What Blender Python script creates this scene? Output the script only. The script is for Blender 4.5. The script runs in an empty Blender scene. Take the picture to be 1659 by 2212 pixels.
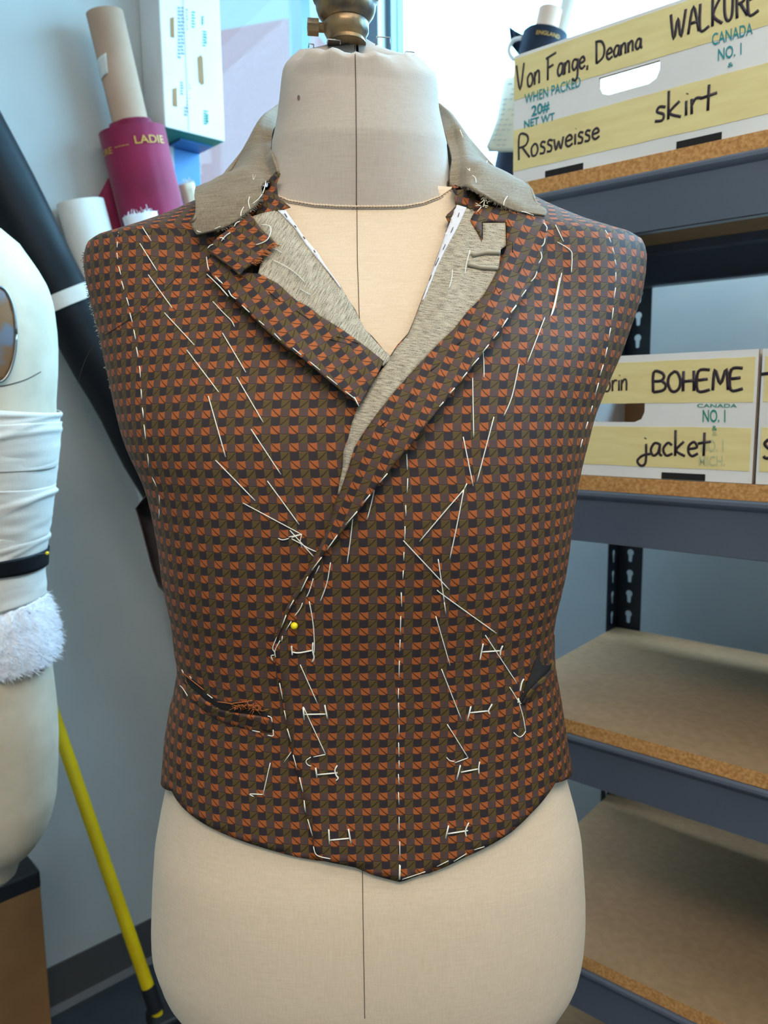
import bpy, bmesh, math, random
import numpy as np
from mathutils import Vector, Matrix
from mathutils.bvhtree import BVHTree
from mathutils.geometry import delaunay_2d_cdt
from mathutils import noise as mnoise
random.seed(7)
SC = bpy.context.scene
COL = SC.collection

# ------------------------------------------------------------------ camera
F = 1661.0; CH = 1.25; PIT = math.radians(8.05); ROL = 0.012
_fw = np.array([0, math.cos(PIT), -math.sin(PIT)])
_r0 = np.array([1.0, 0, 0]); _u0 = np.array([0, math.sin(PIT), math.cos(PIT)])
_rt = _r0 * math.cos(ROL) - _u0 * math.sin(ROL)
_up = _u0 * math.cos(ROL) + _r0 * math.sin(ROL)
CAM = np.array([0, 0, CH])
cd = bpy.data.cameras.new('camera'); co = bpy.data.objects.new('camera', cd); COL.objects.link(co)
cd.sensor_fit = 'VERTICAL'; cd.sensor_height = 36.0; cd.sensor_width = 27.0
cd.lens = 36.0 * F / 2212.0; cd.clip_start = 0.02
M = Matrix((( _rt[0], _up[0], -_fw[0], 0), (_rt[1], _up[1], -_fw[1], 0), (_rt[2], _up[2], -_fw[2], CH), (0, 0, 0, 1)))
co.matrix_world = M
cd.dof.use_dof = True; cd.dof.focus_distance = 0.55; cd.dof.aperture_fstop = 10.5
SC.camera = co
SC.view_settings.view_transform = 'Standard'
try: SC.view_settings.look = 'None'
except Exception: pass
SC.view_settings.gamma = 1.0; SC.view_settings.exposure = 0.0
SC.view_settings.use_curve_mapping = False
SC.cycles.max_bounces = 8; SC.cycles.sample_clamp_indirect = 6.0

def ray(x, y): return _fw + _rt * (x - 829.5) / F - _up * (y - 1106.0) / F
def atZ(x, y, z): d = ray(x, y); return CAM + d * (z - CH) / d[2]
def atY(x, y, Y): d = ray(x, y); return CAM + d * Y / d[1]
def onplane(x, y, p, n):
    d = ray(x, y); p = np.array(p, float); n = np.array(n, float)
    return CAM + d * ((p - CAM) @ n) / (d @ n)

# ------------------------------------------------------------------ room frame
A47 = math.radians(47.66)
DL = np.array([math.sin(A47), math.cos(A47), 0])          # along the left wall, going away
WL0 = np.array([-0.54, 1.599, 0])                         # foot of the left wall
NL = np.array([-DL[1], DL[0], 0])                         # out of the room through the left wall
A50 = math.radians(50)
DB = np.array([math.sin(A50), -math.cos(A50), 0])         # along the back wall and the shelves, coming near
NB = np.array([-DB[1], DB[0], 0])                         # out of the room through the back wall
CN = WL0 + DL * 0.66                                      # room corner
CEIL = 2.75

def lin(c):
    return tuple(((v / 255.0) / 12.92 if v / 255.0 <= 0.04045 else ((v / 255.0 + 0.055) / 1.055) ** 2.4) for v in c) + (1.0,)

# world: bright overcast sky seen through the windows
W = bpy.data.worlds.new('sky'); SC.world = W; W.use_nodes = True
wn = W.node_tree; wn.nodes.clear()
wo = wn.nodes.new('ShaderNodeOutputWorld'); wb = wn.nodes.new('ShaderNodeBackground')
wtc = wn.nodes.new('ShaderNodeTexCoord'); wsx = wn.nodes.new('ShaderNodeSeparateXYZ')
wrp = wn.nodes.new('ShaderNodeValToRGB')
wn.links.new(wtc.outputs['Generated'], wsx.inputs[0]); wn.links.new(wsx.outputs['Z'], wrp.inputs[0])
wrp.color_ramp.elements[0].position = 0.0; wrp.color_ramp.elements[0].color = (0.05, 0.055, 0.055, 1)
we = wrp.color_ramp.elements.new(0.02); we.color = (0.32, 0.68, 1.0, 1)
wrp.color_ramp.elements[1].position = 0.5; wrp.color_ramp.elements[1].color = (0.27, 0.63, 1.0, 1)
wn.links.new(wrp.outputs[0], wb.inputs[0]); wb.inputs[1].default_value = 13.0
wn.links.new(wb.outputs[0], wo.inputs[0])

def area(name, loc, size, power, color, target=None, sy=None):
    l = bpy.data.lights.new(name, 'AREA'); l.energy = power; l.color = color
    l.shape = 'RECTANGLE'; l.size = size; l.size_y = sy or size
    o = bpy.data.objects.new(name, l); COL.objects.link(o); o.location = loc
    d = (Vector(target) - Vector(loc)) if target is not None else Vector((0, 0, -1))
    o.rotation_euler = d.to_track_quat('-Z', 'Y').to_euler()
    return o
area('ceiling_lamp', (0.0, -0.95, CEIL - 0.06), 1.2, 41, (1.0, 0.87, 0.69), sy=0.6)
area('ceiling_lamp', (0.75, -0.1, CEIL - 0.06), 1.2, 14, (1.0, 0.87, 0.69), sy=0.6)

# daylight entering by the long back window (stands outside its glass)
wc = CN + DB * 1.62 + NB * 0.16 + np.array([0, 0, 2.02])
area('window_daylight', wc, 2.9, 95, (0.30, 0.72, 1.0), target=wc - NB, sy=0.9)

# ------------------------------------------------------------------ helpers
def tag(o, label=None, cat=None, group=None, kind=None):
    if label: o['label'] = label
    if cat: o['category'] = cat
    if group: o['group'] = group
    if kind: o['kind'] = kind
    return o
def empty(name, loc, label, cat, group=None):
    o = bpy.data.objects.new(name, None); COL.objects.link(o); o.location = Vector(loc); o.empty_display_size = 0.05
    bpy.context.view_layer.update()
    return tag(o, label, cat, group)
class MB:
    def __init__(s): s.v = []; s.f = []; s.uv = {}; s.m = []; s.mi = 0
    def add(s, vs, fs, uv=None):
        b = len(s.v); s.v += [tuple(float(c) for c in p) for p in vs]
        for q in fs: s.f.append([b + i for i in q]); s.m.append(s.mi)
        if uv is not None:
            for i, t in enumerate(uv): s.uv[b + i] = (float(t[0]), float(t[1]))
        return b
    def box(s, o, ax, ay, az):
        o, ax, ay, az = (np.array(t, float) for t in (o, ax, ay, az))
        vs = [o, o + ax, o + ax + ay, o + ay, o + az, o + ax + az, o + ax + ay + az, o + ay + az]
        fs = [(0, 3, 2, 1), (4, 5, 6, 7), (0, 1, 5, 4), (1, 2, 6, 5), (2, 3, 7, 6), (3, 0, 4, 7)]
        if np.dot(np.cross(ax, ay), az) < 0: fs = [q[::-1] for q in fs]
        s.add(vs, fs)
    def tube(s, pts, r, n=6, cap=True):
        pts = [np.array(p, float) for p in pts]
        if len(pts) < 2: return
        rs = r if hasattr(r, '__len__') else [r] * len(pts)
        t0 = pts[1] - pts[0]; t0 /= (np.linalg.norm(t0) + 1e-12)
        a = np.cross(t0, [0, 0, 1.0])
        if np.linalg.norm(a) < 1e-3: a = np.cross(t0, [1.0, 0, 0])
        a /= np.linalg.norm(a); vs = []
        for i, p in enumerate(pts):
            t = pts[min(i + 1, len(pts) - 1)] - pts[max(i - 1, 0)]; t /= (np.linalg.norm(t) + 1e-12)
            a = a - t * np.dot(a, t); a /= (np.linalg.norm(a) + 1e-12); b = np.cross(t, a)
            for k in range(n):
                w = 2 * math.pi * k / n; vs.append(p + (a * math.cos(w) + b * math.sin(w)) * rs[i])
        fs = []
        for i in range(len(pts) - 1):
            for k in range(n):
                fs.append((i * n + k, i * n + (k + 1) % n, (i + 1) * n + (k + 1) % n, (i + 1) * n + k))
        if cap: fs.append(tuple(range(n))[::-1]); fs.append(tuple((len(pts) - 1) * n + k for k in range(n)))
        s.add(vs, fs)
    def grid(s, P, uv=None, closed=False):
        R, C_ = len(P), len(P[0]); vs = [p for row in P for p in row]; fs = []
        for i in range(R - 1):
            for k in range(C_ if closed else C_ - 1):
                k2 = (k + 1) % C_; fs.append((i * C_ + k, i * C_ + k2, (i + 1) * C_ + k2, (i + 1) * C_ + k))
        s.add(vs, fs, [t for row in uv for t in row] if uv is not None else None)
    def lathe(s, prof, c=(0, 0, 0), n=32, ax=None):
        c = np.array(c, float); az = np.array(ax if ax is not None else (0, 0, 1.0), float); az /= np.linalg.norm(az)
        a = np.cross(az, [0, 1.0, 0.001]); a /= np.linalg.norm(a); b = np.cross(az, a)
        P = [[c + az * h + (a * math.cos(2 * math.pi * k / n) + b * math.sin(2 * math.pi * k / n)) * max(r, 1e-5) for k in range(n)] for r, h in prof]
        s.grid(P, closed=True)
    def build(s, name, mats, parent=None, smooth=True, solid=0, bevel=0, sub=0, soff=-1.0, ang=None):
        me = bpy.data.meshes.new(name); me.from_pydata(s.v, [], s.f)
        for m in (mats if isinstance(mats, (list, tuple)) else [mats]): me.materials.append(m)
        me.polygons.foreach_set('material_index', s.m)
        if s.uv:
            L = me.uv_layers.new(name='UVMap')
            for lp in me.loops: L.data[lp.index].uv = s.uv.get(lp.vertex_index, (0, 0))
        if smooth: me.polygons.foreach_set('use_smooth', [True] * len(me.polygons))
        if ang is not None:
            bm = bmesh.new(); bm.from_mesh(me)
            for e in bm.edges:
                if len(e.link_faces) == 2 and e.calc_face_angle(0) > ang: e.smooth = False
            bm.to_mesh(me); bm.free()
        me.validate(); me.update()
        o = bpy.data.objects.new(name, me); COL.objects.link(o)
        if parent is not None:
            o.parent = parent; o.matrix_parent_inverse = parent.matrix_world.inverted()
        if bevel:
            b = o.modifiers.new('bevel', 'BEVEL'); b.width = bevel; b.segments = 2; b.limit_method = 'ANGLE'; b.angle_limit = 0.6
        if sub:
            b = o.modifiers.new('sub', 'SUBSURF'); b.levels = sub; b.render_levels = sub
        if solid:
            b = o.modifiers.new('solid', 'SOLIDIFY'); b.thickness = solid; b.offset = soff
        return o

def catmull(P, n):
    P = [np.array(p, float) for p in P]; out = []
    for i in range(len(P) - 1):
        a, b, c, d = P[max(i - 1, 0)], P[i], P[i + 1], P[min(i + 2, len(P) - 1)]
        for k in range(n):
            t = k / n
            out.append(0.5 * ((2 * b) + (c - a) * t + (2 * a - 5 * b + 4 * c - d) * t * t + (-a + 3 * b - 3 * c + d) * t ** 3))
    out.append(P[-1]); return out
def resample(P, step, closed=False):
    P = [np.array(p, float) for p in P]
    if closed: P = P + [P[0]]
    out = []
    for a, b in zip(P[:-1], P[1:]):
        n = max(1, int(round(np.linalg.norm((b - a)) / step)))
        for k in range(n): out.append(a + (b - a) * k / n)
    if not closed: out.append(P[-1])
    return out
def inpoly(X, Y, poly):
    X = np.asarray(X); Y = np.asarray(Y); r = np.zeros(X.shape, bool); n = len(poly); j = n - 1
    for i in range(n):
        xi, yi = poly[i]; xj, yj = poly[j]
        if yi != yj:
            c = ((yi > Y) != (yj > Y)) & (X < (xj - xi) * (Y - yi) / (yj - yi) + xi); r ^= c
        j = i
    return r
def trimesh(poly, step, holes=(), margin=0.45):
    """points and triangles filling a polygon (unit-aspect plane)"""
    ol = resample(poly, step, True); vs = [tuple(p) for p in ol]; n = len(vs); ed = [(i, (i + 1) % n) for i in range(n)]
    hs = []
    for h in holes:
        hh = [tuple(p) for p in resample(h, step * 0.6, True)]; b = len(vs); vs += hh; ed += [(b + i, b + (i + 1) % len(hh)) for i in range(len(hh))]; hs.append(hh)
    pa = np.array(vs); x0, y0 = pa.min(0); x1, y1 = pa.max(0)
    gx, gy = np.meshgrid(np.arange(x0 + step / 2, x1, step), np.arange(y0 + step / 2, y1, step)); gx = gx.ravel(); gy = gy.ravel()
    k = inpoly(gx, gy, vs[:n])
    for h in hs: k &= ~inpoly(gx, gy, h)
    gx = gx[k]; gy = gy[k]
    if len(gx):
        dm = np.full(len(gx), 1e9)
        for p in pa: dm = np.minimum(dm, (gx - p[0]) ** 2 + (gy - p[1]) ** 2)
        k = dm > (margin * step) ** 2; gx = gx[k]; gy = gy[k]
    vs2 = [Vector(v) for v in vs] + [Vector((a, b)) for a, b in zip(gx, gy)]
    ov, oe, of, _, _, _ = delaunay_2d_cdt(vs2, ed, [], 0, 1e-7, False)
    V = np.array([(v.x, v.y) for v in ov]); T = [tuple(f) for f in of]
    cx = np.array([V[list(f)].mean(0) for f in T]); k = inpoly(cx[:, 0], cx[:, 1], vs[:n])
    for h in hs: k &= ~inpoly(cx[:, 0], cx[:, 1], h)
    return V, [t for t, q in zip(T, k) if q]

# ------------------------------------------------------------------ materials
def newmat(name, base=(200, 200, 200), rough=0.6, metal=0.0, spec=0.5):
    m = bpy.data.materials.new(name); m.use_nodes = True; b = m.node_tree.nodes['Principled BSDF']
    b.inputs['Base Color'].default_value = lin(base); b.inputs['Roughness'].default_value = rough
    b.inputs['Metallic'].default_value = metal; b.inputs['Specular IOR Level'].default_value = spec
    return m, m.node_tree, b
def NN(nt, t, **k):
    n = nt.nodes.new(t)
    for a, b in k.items(): setattr(n, a, b)
    return n
def noisy(name, c1, c2, scale=8, rough=0.7, detail=6, stretch=(1, 1, 1), bump=0.0, bscale=None, spec=0.3, metal=0, coord='Object', p0=0.35, p1=0.65, sheen=0.0):
    m, nt, b = newmat(name, c1, rough, metal, spec)
    tc = NN(nt, 'ShaderNodeTexCoord'); mp = NN(nt, 'ShaderNodeMapping'); mp.inputs['Scale'].default_value = stretch
    nz = NN(nt, 'ShaderNodeTexNoise'); nz.inputs['Scale'].default_value = scale; nz.inputs['Detail'].default_value = detail
    rp = NN(nt, 'ShaderNodeValToRGB'); rp.color_ramp.elements[0].position = p0; rp.color_ramp.elements[1].position = p1
    rp.color_ramp.elements[0].color = lin(c1); rp.color_ramp.elements[1].color = lin(c2)
    nt.links.new(tc.outputs[coord], mp.inputs[0]); nt.links.new(mp.outputs[0], nz.inputs['Vector'])
    nt.links.new(nz.outputs['Fac'], rp.inputs[0]); nt.links.new(rp.outputs[0], b.inputs['Base Color'])
    if bump:
        n2 = NN(nt, 'ShaderNodeTexNoise'); n2.inputs['Scale'].default_value = bscale or scale * 4; n2.inputs['Detail'].default_value = 5
        nt.links.new(mp.outputs[0], n2.inputs['Vector'])
        bp = NN(nt, 'ShaderNodeBump'); bp.inputs['Strength'].default_value = bump; bp.inputs['Distance'].default_value = 0.002
        nt.links.new(n2.outputs['Fac'], bp.inputs['Height']); nt.links.new(bp.outputs[0], b.inputs['Normal'])
    if sheen: b.inputs['Sheen Weight'].default_value = sheen; b.inputs['Sheen Roughness'].default_value = 0.4
    return m
def woven(name, c1, c2, fine=1400, rough=0.85, bump=0.25, blot=None, bscale=6.0, sheen=0.15):
    """plain weave cloth: two crossed fine noises plus broad blotches"""
    m, nt, b = newmat(name, c1, rough, 0, 0.2)
    tc = NN(nt, 'ShaderNodeTexCoord'); fac = []
    for st in ((1, 1, 0.06), (0.06, 0.06, 1)):
        mp = NN(nt, 'ShaderNodeMapping'); mp.inputs['Scale'].default_value = st
        nz = NN(nt, 'ShaderNodeTexNoise'); nz.inputs['Scale'].default_value = fine; nz.inputs['Detail'].default_value = 2
        nt.links.new(tc.outputs['Object'], mp.inputs[0]); nt.links.new(mp.outputs[0], nz.inputs['Vector']); fac.append(nz)
    ad = NN(nt, 'ShaderNodeMath', operation='ADD'); nt.links.new(fac[0].outputs['Fac'], ad.inputs[0]); nt.links.new(fac[1].outputs['Fac'], ad.inputs[1])
    hf = NN(nt, 'ShaderNodeMath', operation='MULTIPLY'); nt.links.new(ad.outputs[0], hf.inputs[0]); hf.inputs[1].default_value = 0.5
    rp = NN(nt, 'ShaderNodeValToRGB'); rp.color_ramp.elements[0].position = 0.3; rp.color_ramp.elements[1].position = 0.7
    rp.color_ramp.elements[0].color = lin(c2); rp.color_ramp.elements[1].color = lin(c1)
    nt.links.new(hf.outputs[0], rp.inputs[0]); out = rp.outputs[0]
    if blot:
        nz = NN(nt, 'ShaderNodeTexNoise'); nz.inputs['Scale'].default_value = bscale; nz.inputs['Detail'].default_value = 4
        nt.links.new(tc.outputs['Object'], nz.inputs['Vector'])
        r2 = NN(nt, 'ShaderNodeValToRGB'); r2.color_ramp.elements[0].position = 0.45; r2.color_ramp.elements[1].position = 0.75
        r2.color_ramp.elements[0].color = (0, 0, 0, 1); r2.color_ramp.elements[1].color = (0.55, 0.55, 0.55, 1)
        nt.links.new(nz.outputs['Fac'], r2.inputs[0])
        mx = NN(nt, 'ShaderNodeMix', data_type='RGBA'); nt.links.new(r2.outputs[0], mx.inputs[0]); nt.links.new(out, mx.inputs[6])
        mx.inputs[7].default_value = lin(blot); out = mx.outputs[2]
    nt.links.new(out, b.inputs['Base Color'])
    bp = NN(nt, 'ShaderNodeBump'); bp.inputs['Strength'].default_value = bump; bp.inputs['Distance'].default_value = 0.0004
    nt.links.new(hf.outputs[0], bp.inputs['Height']); nt.links.new(bp.outputs[0], b.inputs['Normal'])
    b.inputs['Sheen Weight'].default_value = sheen
    return m

def check_fabric():
    """jacquard: orange / plum rows over slate / olive rows, a dark diagonal in the orange and olive cells (UV unit = one cell)"""
    m, nt, b = newmat('checked_jacquard', (90, 70, 60), 0.6, 0, 0.2)
    L = nt.links
    def mth(op, a, c=None, clamp=False):
        n = NN(nt, 'ShaderNodeMath', operation=op); n.use_clamp = clamp
        for i, t in enumerate((a, c)):
            if t is None: continue
            if isinstance(t, (int, float)): n.inputs[i].default_value = t
            else: L.new(t, n.inputs[i])
        return n.outputs[0]
    tc = NN(nt, 'ShaderNodeTexCoord'); sx = NN(nt, 'ShaderNodeSeparateXYZ'); L.new(tc.outputs['UV'], sx.inputs[0])
    U0, V0 = sx.outputs[0], sx.outputs[1]
    U = mth('ADD', U0, mth('MULTIPLY', mth('SINE', mth('MULTIPLY', V0, 44.0)), 0.022))
    fu0 = mth('FRACT', U)
    arch = mth('MULTIPLY', mth('SINE', mth('MULTIPLY', fu0, math.pi)), 0.09)
    V = mth('ADD', V0, arch)
    fu, fv = fu0, mth('FRACT', V)
    iu = mth('GREATER_THAN', mth('FRACT', mth('MULTIPLY', U, 0.5)), 0.5)
    iv = mth('GREATER_THAN', mth('FRACT', mth('MULTIPLY', V, 0.5)), 0.5)
    def mix(f, a, c):
        n = NN(nt, 'ShaderNodeMix', data_type='RGBA'); L.new(f, n.inputs[0])
        for i, t in ((6, a), (7, c)):
            if isinstance(t, tuple): n.inputs[i].default_value = t
            else: L.new(t, n.inputs[i])
        return n.outputs[2]
    OR, PL, SL, OL, DK = lin((166, 90, 46)), lin((86, 65, 62)), lin((52, 43, 47)), lin((91, 73, 40)), lin((32, 21, 18))
    c = mix(iv, mix(iu, SL, OL), mix(iu, OR, PL))
    # diagonals
    d1 = mth('LESS_THAN', mth('ABSOLUTE', mth('SUBTRACT', mth('ADD', fu, fv), 1.0)), 0.085)
    d1 = mth('MULTIPLY', d1, mth('MULTIPLY', mth('SUBTRACT', 1.0, iu), iv))
    d2 = mth('LESS_THAN', mth('ABSOLUTE', mth('SUBTRACT', fu, fv)), 0.072)
    d2 = mth('MULTIPLY', d2, mth('MULTIPLY', iu, mth('SUBTRACT', 1.0, iv)))
    d2 = mth('MULTIPLY', d2, mth('LESS_THAN', fu, 0.95))
    c = mix(mth('MULTIPLY', mth('ADD', d1, d2, True), 0.85), c, DK)
    # dark lower border of each cell row, thin light thread on top of the olive
    bl = mth('MULTIPLY', mth('LESS_THAN', fv, 0.09), iv)
    c = mix(mth('MULTIPLY', bl, 0.7), c, DK)
    tp = mth('MULTIPLY', mth('MULTIPLY', mth('GREATER_THAN', fv, 0.93), iu), mth('SUBTRACT', 1.0, iv))
    c = mix(mth('MULTIPLY', tp, 0.35), c, lin((150, 112, 62)))
    # yarn texture
    wv = mth('SINE', mth('MULTIPLY', mth('ADD', mth('MULTIPLY', U0, 1.0), mth('MULTIPLY', V0, 0.6)), 2 * math.pi * 11))
    nz = NN(nt, 'ShaderNodeTexNoise'); nz.inputs['Scale'].default_value = 9.0; nz.inputs['Detail'].default_value = 3; L.new(tc.outputs['UV'], nz.inputs['Vector'])
    k = mth('ADD', 0.86, mth('ADD', mth('MULTIPLY', wv, 0.05), mth('MULTIPLY', nz.outputs['Fac'], 0.26)))
    vm = NN(nt, 'ShaderNodeVectorMath', operation='SCALE'); L.new(c, vm.inputs[0]); L.new(k, vm.inputs['Scale'])
    L.new(vm.outputs[0], b.inputs['Base Color'])
    h = mth('ADD', mth('MULTIPLY', wv, 0.25), mth('ADD', mth('MULTIPLY', arch, 3.0), mth('MULTIPLY', mth('ADD', d1, d2, True), -0.8)))
    bp = NN(nt, 'ShaderNodeBump'); bp.inputs['Strength'].default_value = 0.35; bp.inputs['Distance'].default_value = 0.0006
    L.new(h, bp.inputs['Height']); L.new(bp.outputs[0], b.inputs['Normal'])
    b.inputs['Sheen Weight'].default_value = 0.08; b.inputs['Sheen Roughness'].default_value = 0.3
    b.inputs['Sheen Tint'].default_value = lin((190, 140, 112))
    return m
def canvas_mat():
    """hair canvas: cream ground with broken dark horsehair lines running along U"""
    m, nt, b = newmat('hair_canvas', (195, 185, 165), 0.85, 0, 0.2); L = nt.links
    tc = NN(nt, 'ShaderNodeTexCoord')
    mp = NN(nt, 'ShaderNodeMapping'); mp.inputs['Scale'].default_value = (1.6, 15, 1); L.new(tc.outputs['UV'], mp.inputs[0])
    nz = NN(nt, 'ShaderNodeTexNoise'); nz.inputs['Scale'].default_value = 1.5; nz.inputs['Detail'].default_value = 4; L.new(mp.outputs[0], nz.inputs['Vector'])
    mp2 = NN(nt, 'ShaderNodeMapping'); mp2.inputs['Scale'].default_value = (12, 9, 1); L.new(tc.outputs['UV'], mp2.inputs[0])
    n2 = NN(nt, 'ShaderNodeTexNoise'); n2.inputs['Scale'].default_value = 3.0; n2.inputs['Detail'].default_value = 2; L.new(mp2.outputs[0], n2.inputs['Vector'])
    mu = NN(nt, 'ShaderNodeMath', operation='MULTIPLY'); L.new(nz.outputs['Fac'], mu.inputs[0]); L.new(n2.outputs['Fac'], mu.inputs[1])
    rp = NN(nt, 'ShaderNodeValToRGB'); L.new(mu.outputs[0], rp.inputs[0])
    e = rp.color_ramp.elements; e[0].position = 0.17; e[0].color = lin((192, 180, 160)); e[1].position = 0.39; e[1].color = lin((84, 76, 70))
    x = e.new(0.25); x.color = lin((168, 156, 138))
    L.new(rp.outputs[0], b.inputs['Base Color'])
    bp = NN(nt, 'ShaderNodeBump'); bp.inputs['Strength'].default_value = 0.4; bp.inputs['Distance'].default_value = 0.0005
    L.new(mu.outputs[0], bp.inputs['Height']); L.new(bp.outputs[0], b.inputs['Normal'])
    return m
MAT = {}
MAT['check'] = check_fabric()
MAT['canvas'] = canvas_mat()
MAT['muslin'] = woven('form_linen', (228, 204, 178), (212, 187, 160), 1500, 0.85, 0.12)
MAT['neck'] = woven('neck_linen', (188, 175, 163), (172, 159, 148), 1500, 0.85, 0.12, blot=(176, 158, 148), bscale=22)
MAT['linen'] = woven('collar_linen', (152, 137, 117), (110, 96, 80), 1100, 0.9, 0.4)
MAT['thread'] = newmat('white_cotton_thread', (238, 234, 222), 0.7)[0]
MAT['dthread'] = newmat('dark_thread', (40, 28, 24), 0.7)[0]
MAT['othread'] = newmat('orange_thread', (176, 98, 44), 0.7)[0]
MAT['tape'] = woven('white_cotton_tape', (226, 224, 230), (206, 204, 212), 1800, 0.85, 0.2)
MAT['lining'] = noisy('grey_lining', (96, 92, 94), (78, 74, 77), 60, 0.9, spec=0.1, bump=0.3, bscale=300)
MAT['dark'] = newmat('dark_inside', (22, 18, 20), 0.9)[0]
MAT['seam'] = newmat('dark_seam_line', (92, 74, 70), 0.9)[0]
MAT['cast'] = noisy('worn_bronze', (150, 122, 86), (84, 78, 76), 45, 0.36, metal=0.55, bump=0.25, bscale=120, p0=0.42, p1=0.6)
MAT['steel'] = newmat('steel_wire', (150, 150, 150), 0.35, 0.9)[0]
MAT['yellow'] = newmat('yellow_plastic', (242, 214, 20), 0.35)[0]
MAT['broomyellow'] = noisy('yellow_painted_handle', (214, 184, 10), (196, 166, 8), 14, 0.35, spec=0.5)
MAT['black'] = newmat('black_rubber', (16, 18, 24), 0.6)[0]
MAT['blackcloth'] = noisy('black_cloth', (9, 11, 16), (15, 18, 24), 12, 0.55, spec=0.22, bump=0.3, bscale=30)
MAT['navy'] = noisy('navy_cloth', (20, 26, 42), (28, 34, 52), 20, 0.75, bump=0.2, bscale=60)
MAT['maroon'] = noisy('maroon_cloth', (140, 30, 68), (122, 24, 58), 16, 0.7, bump=0.15, bscale=80, sheen=0.2)
MAT['tube'] = noisy('cardboard_tube', (186, 150, 128), (170, 136, 114), 10, 0.75, bump=0.08)
MAT['tubein'] = newmat('tube_inside', (120, 92, 76), 0.9)[0]
MAT['paper'] = noisy('white_paper', (226, 222, 216), (212, 208, 202), 12, 0.7)
MAT['cream'] = noisy('cream_cloth', (228, 214, 188), (206, 192, 166), 30, 0.85, bump=0.3)
MAT['wall'] = noisy('wall_paint', (178, 180, 179), (172, 174, 173), 5, 0.42, bump=0.05, bscale=40, spec=0.4)
MAT['ceil'] = newmat('ceiling_white', (225, 225, 222), 0.9)[0]
MAT['floor'] = noisy('floor_vinyl', (52, 58, 64), (44, 50, 57), 18, 0.4, spec=0.4)
MAT['base'] = newmat('vinyl_baseboard', (74, 72, 72), 0.45)[0]
MAT['frame'] = newmat('window_frame_grey', (92, 112, 128), 0.4, 0.2)[0]
MAT['column'] = newmat('corner_post_grey', (74, 80, 88), 0.45, 0.2)[0]
MAT['bluepost'] = newmat('blue_paint', (60, 118, 176), 0.45)[0]
MAT['beam'] = noisy('grey_painted_steel', (86, 92, 106), (79, 85, 98), 6, 0.3, spec=0.5)
MAT['post'] = newmat('navy_painted_steel', (16, 22, 34), 0.4)[0]
MAT['board'] = noisy('particle_board_face', (150, 122, 91), (139, 112, 82), 90, 0.75, detail=4, bump=0.05)
MAT['boardedge'] = noisy('particle_board_edge', (204, 152, 94), (168, 116, 66), 260, 0.85, detail=4, bump=0.4, bscale=400, p0=0.35, p1=0.65)
MAT['carton'] = noisy('white_carton', (226, 222, 220), (216, 212, 210), 8, 0.55)
MAT['kraft'] = noisy('kraft_carton', (168, 126, 86), (152, 112, 74), 10, 0.75)
MAT['kraftbox'] = noisy('kraft_box', (150, 106, 66), (132, 92, 54), 6, 0.5, spec=0.4)
MAT['masking'] = noisy('masking_tape', (228, 210, 152), (220, 200, 142), 20, 0.5, stretch=(1, 1, 6))
MAT['marker'] = newmat('marker_ink', (44, 26, 36), 0.5)[0]
MAT['teal'] = newmat('teal_print', (30, 134, 142), 0.6)[0]
MAT['fadedteal'] = newmat('faded_print', (188, 186, 142), 0.6)[0]
MAT['greenprint'] = newmat('green_print', (20, 132, 112), 0.6)[0]
MAT['greyprint'] = newmat('grey_print', (120, 140, 150), 0.6)[0]
MAT['gold'] = newmat('gold_selvage_print', (196, 148, 62), 0.6)[0]
MAT['lilac'] = newmat('lilac_render', (116, 95, 93), 0.9)[0]
MAT['cyan'] = newmat('sky_backdrop_green', (108, 127, 122), 0.9)[0]
MAT['muslin2'] = noisy('second_form_cover', (214, 201, 180), (200, 186, 164), 22, 0.8, bump=0.15, bscale=60)
MAT['wrap'] = woven('muslin_wrap', (224, 218, 210), (208, 202, 194), 1200, 0.85, 0.3)
MAT['batting'] = newmat('white_batting', (236, 238, 246), 0.95)[0]
MAT['batting'].node_tree.nodes['Principled BSDF'].inputs['Sheen Weight'].default_value = 0.5
MAT['rust'] = noisy('worn_plate', (130, 94, 62), (110, 112, 122), 26, 0.5, metal=0.3, p0=0.5, p1=0.62)
m, nt, b = newmat('window_glass'); nt.nodes.remove(b)
tr = NN(nt, 'ShaderNodeBsdfTransparent'); gl = NN(nt, 'ShaderNodeBsdfGlossy'); gl.inputs['Roughness'].default_value = 0.02
ms = NN(nt, 'ShaderNodeMixShader'); ms.inputs[0].default_value = 0.008
nt.links.new(tr.outputs[0], ms.inputs[1]); nt.links.new(gl.outputs[0], ms.inputs[2]); nt.links.new(ms.outputs[0], nt.nodes['Material Output'].inputs[0])
MAT['glass'] = m

# ------------------------------------------------------------------ room shell
up3 = np.array([0, 0, 1.0])
def struct(name, mb, mat, parent=None, **k):
    o = mb.build(name, mat, parent, smooth=False, **k)
    if parent is None: tag(o, kind='structure')
    return o
LW, BW = 3.6, 3.5
cA, cB, cD = CN, CN + DB * BW, CN - DL * LW
cC = cB - DL * LW
q = MB(); q.add([cA, cB, cC, cD, cA - up3 * .05, cB - up3 * .05, cC - up3 * .05, cD - up3 * .05], [(0, 3, 2, 1), (4, 5, 6, 7), (0, 1, 5, 4), (1, 2, 6, 5), (2, 3, 7, 6), (3, 0, 4, 7)]); struct('floor', q, MAT['floor'])
q = MB(); z = up3 * CEIL; q.add([cA + z, cB + z, cC + z, cD + z, cA + z * 1.02, cB + z * 1.02, cC + z * 1.02, cD + z * 1.02], [(0, 1, 2, 3), (7, 6, 5, 4), (0, 4, 5, 1), (1, 5, 6, 2), (2, 6, 7, 3), (3, 7, 4, 0)]); struct('ceiling', q, MAT['ceil'])
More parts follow.
